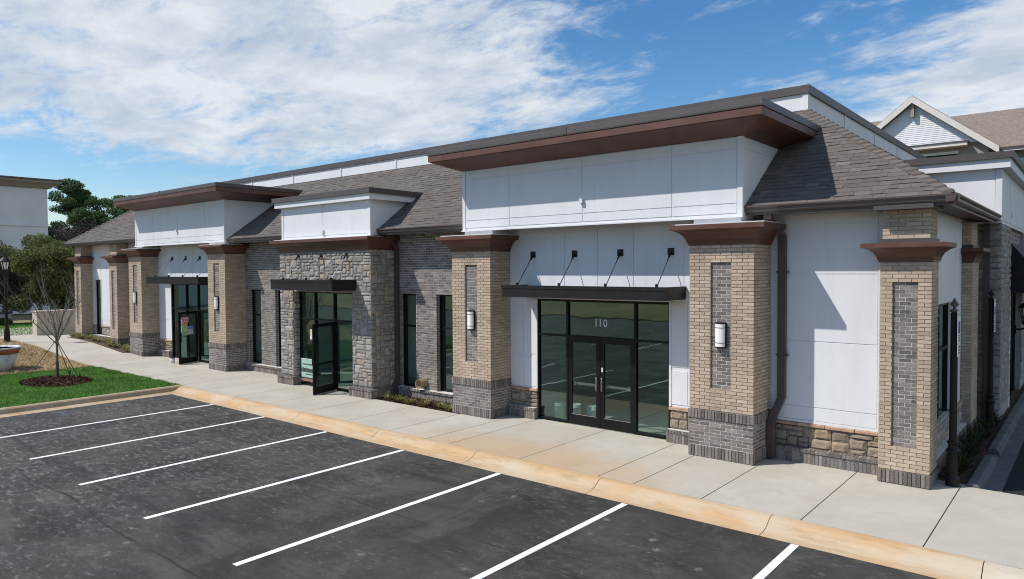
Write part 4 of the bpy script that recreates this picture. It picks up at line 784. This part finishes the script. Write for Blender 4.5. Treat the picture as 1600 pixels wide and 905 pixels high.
# ---------------------------------------------------------------- things inside the right shop
for i, (x, y, lb) in enumerate(((-3.12, 1.22, 'white plastic bucket behind the left leaf of the 110 doors'), (-3.62, 1.18, 'white plastic bucket behind the left sidelight, nearer the doors'), (-4.08, 1.15, 'white plastic bucket at the far left behind the sidelight'))):
    b = tag(E('bucket', (x, y, .012)), lb, 'bucket', 'buckets inside the glass')
    P('body', MB().lathe(0, 0, [(.13, 0), (.15, .30), (.15, .37), (.14, .37), (.125, .02)], 20), 'white_plastic', b, smooth=True); P('rim', MB().lathe(0, 0, [(.15, .28), (.165, .285), (.165, .31), (.15, .315)], 20), 'white_plastic', b, smooth=True)
    P('bail', MB().tube([(.16*math.cos(a), .02+.1*abs(math.sin(a)), .30-.12*math.sin(a)) for a in [k*math.pi/8 for k in range(9)]], .004, 5), 'steel', b)
tb = tag(E('work_table', (-21.9, 2.2, 0)), 'wooden-topped table seen through the far open glass door', 'table')
B('tabletop', 'table_wood', tb, -.8, .8, -.4, .4, .86, .92)
for x in (-.75, .7):
    for y in (-.35, .3): B('leg', 'steel', tb, x, x+.05, y, y+.05, .012, .86)
sd_ = tag(E('step_ladder', (-12.75, 1.9, .012)), 'pale step ladder seen through the middle entrance glass', 'ladder')
for x in (-.28, .24): P('side_rail', MB().bar((x, 0, 0), (x*.6, .45, 1.75), .05, .025), 'silver_rod', sd_); P('rear_leg', MB().bar((x, .95, 0), (x*.6, .5, 1.7), .04, .02), 'silver_rod', sd_)
for k in range(1, 6): f_ = k/6; P('step', MB().box(-.26+.1*f_, .22-.1*f_, .45*f_-.05, .45*f_+.06, 1.75*f_, 1.75*f_+.025), 'silver_rod', sd_)
sg = tag(E('small_pot', (-22.28, -.12, 0)), 'little white pot holding the far glass door open', 'pot'); P('body', MB().lathe(0, 0, [(.07, .0), (.085, .2), (.075, .2), (.06, .03)], 14), 'white_plastic', sg, smooth=True); P('rim', MB().lathe(0, 0, [(.088, .2), (.095, .21), (.095, .235), (.08, .235)], 14), 'black_metal', sg)
# ---------------------------------------------------------------- sign posts at the side
for (x, y, zb, lb) in ((4.33, .86, 0, 'fluted dark sign post standing beside the corner pillar'), (4.30, 6.45, 0, 'black sign post in front of the shaded stone tower')):
    sp_ = tag(E('sign_post', (x, y, zb)), lb, 'sign post', 'parking signs along the side bed')
    P('pole', MB().lathe(0, 0, [(.105, 0), (.105, .12), (.085, .16), (.075, .55), (.1, .58), (.1, .61), (.07, .64), (.07, .70), (.09, .72), (.09, .745), (.058, .78), (.055, 2.92)], 16), 'black_metal', sp_, smooth=False)
    P('finial', MB().lathe(0, 0, [(.03, 2.92), (.07, 2.94), (.075, 2.955), (.03, 2.99), (.025, 3.02), (.06, 3.05), (.065, 3.07), (.03, 3.12), (.008, 3.17)], 16), 'gutter_metal' if y < 2 else 'black_metal', sp_, smooth=True)
    pl = P('sign_plate', MB().box(.066, .070, -.155, .155, 2.42, 2.96), 'poster_white', sp_); B('blue_field', 'sign_blue', pl, .0705, .072, -.1, .1, 2.58, 2.78); B('green_line', 'poster_green', pl, .0705, .072, -.13, .13, 2.87, 2.93)
    p2 = P('lower_plate', MB().box(.066, .070, -.155, .155, 2.20, 2.40), 'poster_white', sp_)
    for z in (2.24, 2.29, 2.34): B('print', 'ink', p2, .0705, .072, -.11, .11, z, z+.022)
    for z in (2.45, 2.49, 2.53): B('print', 'ink', pl, .0705, .072, -.1, .1, z, z+.018)
# ---------------------------------------------------------------- vegetation helpers
def leaves(centres, radii, n, size, seed, flat=1., shell=.55):
    """n small leaf faces spread through several ellipsoids"""
    r = np.random.default_rng(seed); C = np.array(centres, float); Rr = np.array(radii, float); vol = Rr.prod(1)**(2/3); idx = r.choice(len(C), n, p=vol/vol.sum())
    d = r.normal(size=(n, 3)); d /= np.linalg.norm(d, axis=1)[:, None]; rad = r.random(n)**.4; rad = shell*np.maximum(rad, .55)+(1-shell)*rad; p = C[idx]+d*rad[:, None]*Rr[idx]
    a = r.normal(size=(n, 3)); a[:, 2] *= flat; a /= np.linalg.norm(a, axis=1)[:, None]; b = np.cross(a, r.normal(size=(n, 3))); b /= np.linalg.norm(b, axis=1)[:, None]
    s = size*r.uniform(.6, 1.4, n)[:, None]; return np.stack([p-a*s, p+b*s*.45, p+a*s, p-b*s*.45], 1)
def limbs(parent, base, h, r0, n, seed, mat, spread=1., lo=.35, up=.6, name='trunk', lean=0.):
    rd = random.Random(seed); m = MB(); b = Vector(base); tip = b+Vector((rd.uniform(-.1, .1)*h+lean, rd.uniform(-.1, .1)*h, h))
    pts = [b.lerp(tip, k/6)+Vector((rd.uniform(-.02, .02)*h, rd.uniform(-.02, .02)*h, 0))*(k > 0) for k in range(7)]; m.tube(pts, [r0*(1-.8*k/6) for k in range(7)], 7)
    ends = []
    for i in range(n):
        f = lo+(1-lo)*i/n; p = b.lerp(tip, f); a = rd.uniform(0, 6.28); L = spread*(1.05-f*.6)*rd.uniform(.7, 1.2); e = p+Vector((math.cos(a)*L, math.sin(a)*L, L*up)); md = p.lerp(e, .5)+Vector((0, 0, .08*L)); m.tube([p, md, e], [r0*.4*(1-f*.6), r0*.25*(1-f*.6), r0*.08], 5); ends.append(e)
    P(name, m, mat, parent, smooth=True); return ends
# pines behind the building's left end
pine_lab = ['tallest pine, standing next to the pale block at far left', 'second pine, slightly behind the tallest one', 'round-topped pine in the middle of the far group', 'slim pine nearest the shingled roof', 'low dark pine just behind the roof edge']
for i, (x, y, h, w) in enumerate(((-88, 18.5, 15.0, 2.7), (-93, 20.6, 15.8, 2.7), (-86, 21.6, 13.0, 2.5), (-90, 25.2, 13.9, 2.0), (-84, 19.3, 11.2, 2.4))):
    tr = tag(E('pine_tree', (x, y, -.3)), pine_lab[i], 'tree', 'pines far left'); rd = random.Random(40+i); ends = limbs(tr, (0, 0, 0), h*.95, .22, 12, 50+i, 'bark', w*1.0, .4, .3)
    cs = [e+Vector((rd.uniform(-.3, .3), rd.uniform(-.3, .3), .3)) for e in ends]+[Vector((rd.uniform(-.9, .9), rd.uniform(-.9, .9), h*rd.uniform(.5, .98))) for _ in range(12)]
    rad = [(rd.uniform(.7, 1.3), rd.uniform(.7, 1.3), rd.uniform(.45, .8)) for _ in cs]; raw('crown', leaves(cs, rad, 15000, .13, 60+i, .8), 4, 'pine_needles', tr)
# bare brown trees among them
for i, (x, y, h) in enumerate(((-80, 14.8, 9.5), (-78, 17.6, 8.2), (-82, 16.2, 10.2))):
    tr = tag(E('bare_tree', (x, y, -.3)), ['bare brown tree beside the pale far block', 'low bare brown tree in front of the pines', 'bare brown tree between the pale block and the pines'][i], 'tree', 'bare trees far left'); ends = limbs(tr, (0, 0, 0), h*.8, .16, 14, 90+i, 'grey_bark', 2.4, .3, .9)
    raw('crown', leaves(ends, [(1.3, 1.3, 1.3)]*len(ends), 9000, .10, 95+i, 1.2, .2), 4, 'twigs', tr)
# big evergreen shrubs at the far left
sh_lab = ['grey-green shrub at the left edge behind the street lamp', 'tall yellow-green holly beside the left end of the building', 'spreading shrub between the lamp and the holly', 'dark low shrub under the left trees', 'rounded olive shrub behind the beige wall']
for i, (x, y, h, w, mt) in enumerate(((-50, -2.2, 5.8, 2.9, 'bush_leaves'), (-46, 3.0, 5.4, 2.0, 'holly_leaves'), (-49, 1.0, 4.3, 2.0, 'bush_leaves'), (-56, -1.0, 4.2, 3.2, 'bush_leaves'), (-52, 4.0, 6.2, 2.2, 'holly_leaves'))):
    tr = tag(E('evergreen_shrub', (x, y, .1)), sh_lab[i], 'shrub', 'evergreen shrubs at far left'); rd = random.Random(120+i); ends = limbs(tr, (0, 0, 0), h*.8, .11, 12, 130+i, 'grey_bark', w*.8, .15, .7, 'stem')
    cs = [(rd.gauss(0, w*.45), rd.gauss(0, w*.45), h*rd.uniform(.3, .92)) for _ in range(26)]; rad = [(w*rd.uniform(.28, .5),)*2+(h*rd.uniform(.1, .2),) for _ in cs]
    raw('foliage', leaves(cs, rad, 42000, .075, 140+i), 4, mt, tr)
wd_ = tag(E('background_wood'), 'dark mass of woodland along the horizon behind the shrubs at far left', 'wood', kind='stuff')
bpy.data.objects.remove(wd_)
cs = []; rd = random.Random(77)
for _ in range(170): cs.append((rd.uniform(-150, -96), rd.uniform(-45, 60), rd.uniform(.5, 6.)))
tag(raw('distant_wood', leaves(cs, [(4, 4, rd.uniform(1.5, 3)) for _ in cs], 70000, .35, 78), 4, 'bush_leaves'), 'far dark belt of woodland behind the shrubs at the left', 'wood', kind='stuff')
cs = []
for _ in range(120): cs.append((rd.uniform(-70, 50), rd.uniform(-110, -92), rd.uniform(2, 9)))
tag(raw('opposite_wood', leaves(cs, [(4, 4, rd.uniform(2, 4)) for _ in cs], 40000, .4, 79), 4, 'pine_needles'), 'belt of trees across the lot, seen only in the shop glass', 'wood', kind='stuff')
# ---------------------------------------------------------------- lawn, straw, mulch
def gsheet(name, mat, poly, z, nx=14):
    m = MB(); x0, x1, y0, y1 = poly
    for i in range(nx):
        a, b = x0+(x1-x0)*i/nx, x0+(x1-x0)*(i+1)/nx; m.quad((a, y0, z+zg(a)), (b, y0, z+zg(b)), (b, y1, z+zg(b)), (a, y1, z+zg(a)))
    return tag(P(name, m, mat), kind='structure')
gsheet('lawn', 'lawn_soil', (-24.2, -16.57, -13, -2.45), -.008); gsheet('straw_ground', 'straw_soil', (-41, -24.2, -13, -2.45), -.004); gsheet('far_verge', 'lawn_soil', (-48, -36.8, -3.2, 3.2), -.03)
def strands(name, mat, n, xr, yr, L, wdt, up, seed, mask=None, parent=None, z0=0.):
    r = np.random.default_rng(seed); x = r.uniform(*xr, n); y = r.uniform(*yr, n)
    if mask is not None: k = mask(x, y); x, y = x[k], y[k]
    n = len(x); z = np.array([zg(a) for a in x])+z0; a = r.uniform(0, 6.283, n); l = L*r.uniform(.6, 1.3, n); t = np.clip(r.normal(up, .18, n), .02, 1); d = np.stack([np.cos(a)*np.sqrt(1-t*t)*l, np.sin(a)*np.sqrt(1-t*t)*l, t*l], 1)
    b = np.stack([-np.sin(a), np.cos(a), np.zeros(n)], 1)*(wdt*r.uniform(.7, 1.3, n))[:, None]; p = np.stack([x, y, z], 1); return raw(name, np.stack([p-b, p+b, p+d], 1), 3, mat, parent, 'stuff')
inm = lambda x, y: ((x+20.6)/1.45)**2+((y+4.75)/.95)**2
tag(strands('lawn_grass', 'grass_blade', 130000, (-24.4, -16.58), (-9.2, -2.44), .062, .006, .8, 201, lambda x, y: (inm(x, y) > 1) & (y < -2.44-.06*np.sin(x*5)) & (x > -24.0+.25*np.sin(y*3)) & (x > -24.2+.35*(y+5.3))), 'short green lawn inside the kerb at the left', 'grass')
tag(strands('far_grass', 'grass_blade', 9000, (-47, -36.9), (-3.1, 2.9), .08, .012, .8, 205), 'small patch of grass beyond the far path', 'grass')
tag(strands('straw_cover', 'straw', 70000, (-38, -23.7), (-9.5, -2.5), .20, .010, .2, 202, lambda x, y: (y < -2.5-.1*np.sin(x*4)), z0=.012), 'loose tan straw spread between lawn and path', 'straw')
md = MB(); rd = random.Random(5); md.loft([[(-20.6+1.42*f*math.cos(a), -4.75+.93*f*math.sin(a), z) for a in [k*2*math.pi/28 for k in range(28)]] for f, z in ((1, .0), (.9, .045), (.55, .075), (.12, .085))]); mo = P('mulch_ring', md, 'mulch_soil'); tag(mo, 'dark mulch ring around the staked bare tree', 'mulch', kind='stuff')
def chips(n, fx, seed):
    r = np.random.default_rng(seed); p = fx(r, n); a = r.normal(size=(n, 3)); a[:, 2] *= .35; a /= np.linalg.norm(a, axis=1)[:, None]; b = np.cross(a, r.normal(size=(n, 3))); b /= np.linalg.norm(b, axis=1)[:, None]; l = r.uniform(.02, .055, n)[:, None]; w = r.uniform(.006, .014, n)[:, None]
    return np.stack([p-a*l-b*w, p+a*l-b*w, p+a*l+b*w, p-a*l+b*w], 1)
def ringpts(r, n):
    a = r.uniform(0, 6.283, n); q = np.sqrt(r.random(n)); return np.stack([-20.6+1.47*q*np.cos(a), -4.75+.97*q*np.sin(a), .015+.08*(1-q**2)+r.uniform(0, .02, n)], 1)
raw('chips', chips(5000, ringpts, 301), 4, 'mulch', mo, 'stuff')
bm_ = tag(raw('mulch_bed', chips(5500, lambda r, n: np.stack([r.uniform(-9.75, -6.6, n), r.uniform(-.1, .7, n), r.uniform(-.03, .025, n)], 1), 302), 4, 'mulch'), 'brown mulch bed between stone entrance and brick pillar', 'mulch', kind='stuff')
lb = MB()
for i in range(10): a, b = -34.6+i*.8, -33.8+i*.8; lb.quad((a, -.25, zg(a)-.01), (b, -.25, zg(b)-.01), (b, .8, zg(b)+.02), (a, .8, zg(a)+.02))
tag(P('far_mulch_bed', lb, 'mulch_soil'), 'narrow mulch bed at the foot of the far end wall', 'mulch', kind='stuff')
sb_ = MB(); sb_.poly([(3.9, 1.06, -.02), (4.53, 1.06, -.02), (4.53, 16, -.02), (3.9, 16, -.02)]); tag(P('side_mulch_bed', sb_, 'mulch_soil'), 'shaded mulch bed along the right side wall', 'mulch', kind='stuff')
B('slab', 'plain_concrete', walk, 4.06, 4.52, .945, 1.06, -.1, -.002)
def clump(loc, n, L, seed, mat, label, cat, group, wd=.009):
    r = np.random.default_rng(seed); c = tag(E('plant', loc), label, cat, group); a = r.uniform(0, 6.283, n); t = r.uniform(.45, .98, n); l = L*r.uniform(.6, 1.2, n); hz = np.sqrt(1-t*t); d = np.stack([np.cos(a)*hz*l, np.sin(a)*hz*l, t*l], 1); b = np.stack([-np.sin(a), np.cos(a), np.zeros(n)], 1)*wd
    p = r.normal(0, .03, (n, 3)); p[:, 2] = 0; m = p+d*.6; e = p+d*1.0+np.stack([np.cos(a)*hz, np.sin(a)*hz, -.35*np.ones(n)], 1)*(l*.28)[:, None]
    V = np.concatenate([np.stack([p-b, p+b, m+b*.9, m-b*.9], 1), np.stack([m-b*.9, m+b*.9, e+b*.1, e-b*.1], 1)]); raw('leaves', V, 4, mat, c); return c
ordn = 'first second third fourth fifth sixth seventh eighth ninth tenth eleventh twelfth thirteenth fourteenth fifteenth'.split()
for i, x in enumerate((-9.35, -8.85, -8.35, -7.75, -7.2, -6.80)): clump((x, .06+.05*math.sin(i*2.), 0), 75, .24+.05*(i == 3), 400+i, 'lily_leaves', f'{ordn[i]} grassy clump from the left in the mulch bed by the middle entrance', 'plant', 'clumps by the middle entrance')
for i in range(15):
    x = -33.9+i*.5; clump((x, .12+.12*math.sin(i*1.7), zg(x)), 60, .30, 430+i, 'lily_leaves', f'{ordn[i]} grassy clump from the left in the row along the far end wall', 'plant', 'clumps along the far end wall', .014)
for i in range(12):
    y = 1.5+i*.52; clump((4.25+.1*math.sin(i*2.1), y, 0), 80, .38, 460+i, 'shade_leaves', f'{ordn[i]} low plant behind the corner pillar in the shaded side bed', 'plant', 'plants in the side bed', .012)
# ---------------------------------------------------------------- young staked tree
yt = tag(E('young_tree', (-20.53, -4.73, .06)), 'young bare tree tied with ropes in a mulch ring', 'tree'); rd = random.Random(21); m = MB()
def grow(p, d, L, r, lev):
    pts = [p]; q = p.copy(); dd = d.copy()
    for k in range(4): dd = (dd+Vector((rd.uniform(-.16, .16), rd.uniform(-.16, .16), .05))).normalized(); q = q+dd*L/4; pts.append(q.copy())
    m.tube(pts, [r*(1-.17*k) for k in range(5)], 6 if lev < 2 else 4)
    if lev >= 3: return
    for k in range(5 if lev == 1 else 3):
        b = pts[1+k % 4]; a = rd.uniform(0, 6.28); nd = (dd+Vector((math.cos(a), math.sin(a), .15))*rd.uniform(.4, .8)).normalized(); grow(b, nd, L*rd.uniform(.42, .62), r*.45, lev+1)
P('trunk', MB().tube([(0, 0, 0), (.01, 0, .5), (.0, .01, 1.0), (-.02, 0, 1.48)], [.045, .04, .036, .034], 8), 'bark', yt, smooth=True)
for k in range(9): a = k*2.4; s = rd.uniform(.38, .72); grow(Vector((-.02, 0, 1.15+.035*k)), Vector((math.cos(a)*s, math.sin(a)*s, .85)).normalized(), rd.uniform(1.5, 2.3), .020, 1)
P('branches', m, 'grey_bark', yt)
P('trunk_wrap', MB().tube([(.0, 0, .12), (.012, 0, .5), (.008, 0, .62)], .047, 8), 'rope', yt)
for i, (x, y) in enumerate(((.15, -1.05), (.1, .62), (-1.1, .72))): P('guy_rope', MB().tube([(-.015, 0, 1.36), (x, y, .0)], .012, 5), 'rope', yt); P('stake', MB().tube([(x, y, -.04), (x*1.04, y*1.04, .14)], .022, 6), 'black_metal', yt)
# ---------------------------------------------------------------- street lamp, beige wall, tub
LX, LY = -32.9, -2.95
sl = tag(E('street_lamp', (LX, LY, zg(LX)-.02)), 'tall black lamp post with a lantern head at the left edge', 'street lamp')
P('post', MB().lathe(0, 0, [(.17, 0), (.17, .08), (.13, .12), (.11, .6), (.085, .7), (.07, .8), (.055, 3.35)], 14), 'black_metal', sl); P('cup', MB().lathe(0, 0, [(.05, 3.33), (.1, 3.38), (.11, 3.45)], 8), 'black_metal', sl)
P('lantern_glass', MB().lathe(0, 0, [(.11, 3.45), (.19, 3.80)], 8), 'lamp_glass', sl)
for k in range(8): a = k*math.pi/4; P('rib', MB().bar((.115*math.cos(a), .115*math.sin(a), 3.45), (.2*math.cos(a), .2*math.sin(a), 3.8), .03, .03), 'black_metal', sl)
P('lantern_roof', MB().lathe(0, 0, [(.27, 3.79), (.26, 3.83), (.1, 4.0), (.05, 4.03), (.02, 4.12)], 8), 'black_metal', sl)
wb = tag(E('retaining_wall', (-36.3, 1, .3)), 'low beige stucco wall beyond the left end of the building', 'wall'); B('body', 'beige_stucco', wb, -.4, .3, -1.85, 2.4, 0, 1.28, .015); B('coping', 'beige_stucco', wb, -.43, .33, -1.88, 2.4, 1.282, 1.345, .01); B('fitting', 'black_metal', wb, -.2, -.12, -1.875, -1.852, .78, .9)
rl = tag(E('handrail', (-35.2, .75, .37)), 'short dark handrail post in front of the beige wall', 'handrail'); P('pipe', MB().tube([(0, 0, 0), (0, 0, .85), (.03, .05, .92), (.1, .3, .92), (.12, .35, .85), (.12, .35, 0)], .03, 8), 'black_metal', rl)
tu = tag(E('tub', (-25.45, -5.3, .02)), 'weathered white tapered tub with a red band, cut off by the left edge', 'tub'); rr = 1.05
P('body', MB().lathe(0, 0, [(.55, 0), (.60, .05), (.78, .62), (.74, .62), (.5, .05)], 28), 'worn_white', tu, smooth=True); P('red_band', MB().lathe(0, 0, [(.79, .62), (.84, .80), (.80, .82), (.75, .64)], 28), 'red_paint', tu, smooth=True); P('rim', MB().lathe(0, 0, [(.845, .80), (.87, .82), (.87, .86), (.80, .86), (.79, .80)], 28), 'worn_white', tu, smooth=True)
# ---------------------------------------------------------------- far block on the left
fb = tag(E('far_building', (-70, -.7, -.2)), 'tall pale block with a brown cornice at the far left', 'building')
B('wall', 'white_stucco', fb, -30, 0, -25, 10.7, 0, 11.9); B('pilaster', 'white_stucco', fb, .002, .35, -25, 5.9, 8.2, 11.6); B('dark_bay', 'grey_brick', fb, .002, .12, -25, 5.8, 3.5, 8.1); B('band', 'white_stucco', fb, .002, .10, 6.0, 10.68, 8.1, 8.3)
P('cornice', MB().loft([[(-30, -26, z), (o, -26, z), (o, 10.7+o, z), (-30, 10.7+o, z)] for o, z in ((.02, 11.65), (.25, 11.7), (.5, 11.95), (.9, 12.15), (.95, 12.17), (.95, 12.35))]), 'taupe_siding', fb); B('cap', 'dark_metal', fb, -30, 1.1, -26, 6.6, 12.36, 12.62); B('cap', 'dark_metal', fb, -30, 1.1, 6.6, 11.75, 12.36, 12.48)
for k in range(4): B('bay_window', 'window_glass', fb, .125, .14, -4.5-k*4.5, -2.6-k*4.5, 4.2, 7.8)
# low items between shrubs: parked car far away, block wall
cr_ = tag(E('parked_car', (-66, -5.1, -.28)), 'small pale car parked far away left of the beige wall', 'car'); cr_.rotation_euler.z = R(75)
P('body', MB().loft([[(x, -.85, z0), (x, .85, z0), (x, .82, z1), (x, -.82, z1)] for x, z0, z1 in ((-2.1, .3, .75), (-2.0, .25, .9), (-1.2, .25, .95), (1.3, .25, .95), (2.1, .3, .8))]), 'tail', cr_); P('cabin', MB().loft([[(-1.3, -.8, .9), (1.0, -.8, .9), (1.0, .8, .9), (-1.3, .8, .9)], [(-.8, -.65, 1.42), (.4, -.65, 1.42), (.4, .65, 1.42), (-.8, .65, 1.42)]]), 'window_glass', cr_)
for x in (-1.35, 1.35):
    for y in (-.8, .8): P('wheel', MB().tube([(x, y-.1, .32), (x, y+.1, .32)], .32, 14), 'black_metal', cr_)
bw = tag(E('block_wall', (-47.5, -3.5, .0)), 'low pale block wall beyond the far grass, left of the beige wall', 'wall'); B('body', 'worn_white', bw, -.2, .2, -4, 4.5, 0, 1.0); B('coping', 'dark_concrete', bw, -.26, .26, -4.05, 4.55, 1.002, 1.15)
for i, (y, lb_) in enumerate(((-2.6, 'small green shrub before the pale block wall, left one'), (-1.2, 'small green shrub before the pale block wall, middle one'), (.2, 'small green shrub before the pale block wall, right one'))):
    s_ = tag(E('small_shrub', (-46.5, y, .05)), lb_, 'shrub', 'small shrubs at the block wall'); raw('foliage', leaves([(0, 0, .35), (.2, .2, .5), (-.1, -.25, .55)], [(.4, .4, .3)]*3, 2500, .06, 500+i), 4, 'holly_leaves', s_)
# ---------------------------------------------------------------- gabled house behind on the right
hs = tag(E('gabled_house', (-1.65, 30, 0)), 'white-sided gabled house with brown shingle roof behind the right end', 'house')
pk, sl_, hw, ev = 12.75, .80, 3.9, 12.75-.80*3.9
P('wall', MB().loft([[(-3.4, y, 0), (3.4, y, 0), (3.4, y, pk-sl_*3.4-.12), (0, y, pk-.12), (-3.4, y, pk-sl_*3.4-.12)] for y in (.4, 14)]), 'taupe_siding', hs)
z = 10.12; k = 0
while z < pk-.35: hwz = min(3.38, (pk-.16-z-.14)/sl_); P('siding_board', MB().hexa([(-hwz, .366, z), (hwz, .366, z), (hwz, .4, z), (-hwz, .4, z)], [(-hwz, .385, z+.105), (hwz, .385, z+.105), (hwz, .4, z+.105), (-hwz, .4, z+.105)]), 'white_panel', hs); z += .102
for s in (-1, 1):
    P('roof_slope', MB().hexa([(0, 0, pk), (s*hw, 0, ev), (s*hw, 14, ev), (0, 14, pk)], [(0, 0, pk+.14), (s*hw, 0, ev+.14), (s*hw, 14, ev+.14), (0, 14, pk+.14)]), 'far_shingle', hs)
    P('rake_board', MB().hexa([(0, -.04, pk-.26), (s*hw, -.04, ev-.26), (s*hw, .0, ev-.26), (0, .0, pk-.26)], [(0, -.04, pk+.1), (s*hw, -.04, ev+.1), (s*hw, .0, ev+.1), (0, .0, pk+.1)]), 'cream_trim', hs)
B('king_post', 'taupe_siding', hs, -.08, .08, .1, .3, pk-1.0, pk-.3); B('pent_shelf', 'cream_trim', hs, -3.0, 2.55, -.25, .4, 9.93, 10.1); B('pent_roof', 'dark_metal', hs, -3.05, 2.6, -.3, .4, 10.102, 10.16)
for a, b, mt in ((-1.4, -.2, 'window_glass'), (.4, 2.0, 'black_frame')): w_ = P('window', MB().box(a, b, .34, .39, 8.2, 9.6), mt, hs); B('window_trim', 'cream_trim', w_, a-.12, b+.12, .31, .336, 9.6, 9.74)
P('main_roof', MB().hexa([(2.2, 3, 9.95), (16, 3, 9.95), (16, 8.5, 12.9), (.6, 8.5, 12.9)], [(2.2, 3, 10.1), (16, 3, 10.1), (16, 8.5, 13.05), (.6, 8.5, 13.05)]), 'far_shingle', hs); P('main_roof', MB().hexa([(-14, 5.0, 11.0), (-.5, 5.0, 11.0), (-.5, 8.5, 13.2), (-14, 8.5, 13.2)], [(-14, 5.0, 11.12), (-.5, 5.0, 11.12), (-.5, 8.5, 13.32), (-14, 8.5, 13.32)]), 'far_shingle', hs)
P('main_wall', MB().box(2.9, 15.6, 3.6, 8.5, 0, 9.95), 'taupe_siding', hs); B('gutter', 'dark_metal', hs, 2.4, 16, 2.9, 3.0, 9.9, 10.08); B('downspout', 'dark_metal', hs, 3.45, 3.6, 3.4, 3.55, 4, 9.9)
for a in (4.6, 7.0, 9.4): w_ = P('window', MB().box(a, a+1.2, 3.55, 3.598, 7.6, 9.5), 'window_glass', hs); B('window_trim', 'white_trim', w_, a-.1, a, 3.52, 3.6, 7.6, 9.5); B('window_trim', 'white_trim', w_, a, a+1.2, 3.53, 3.56, 8.5, 8.58)
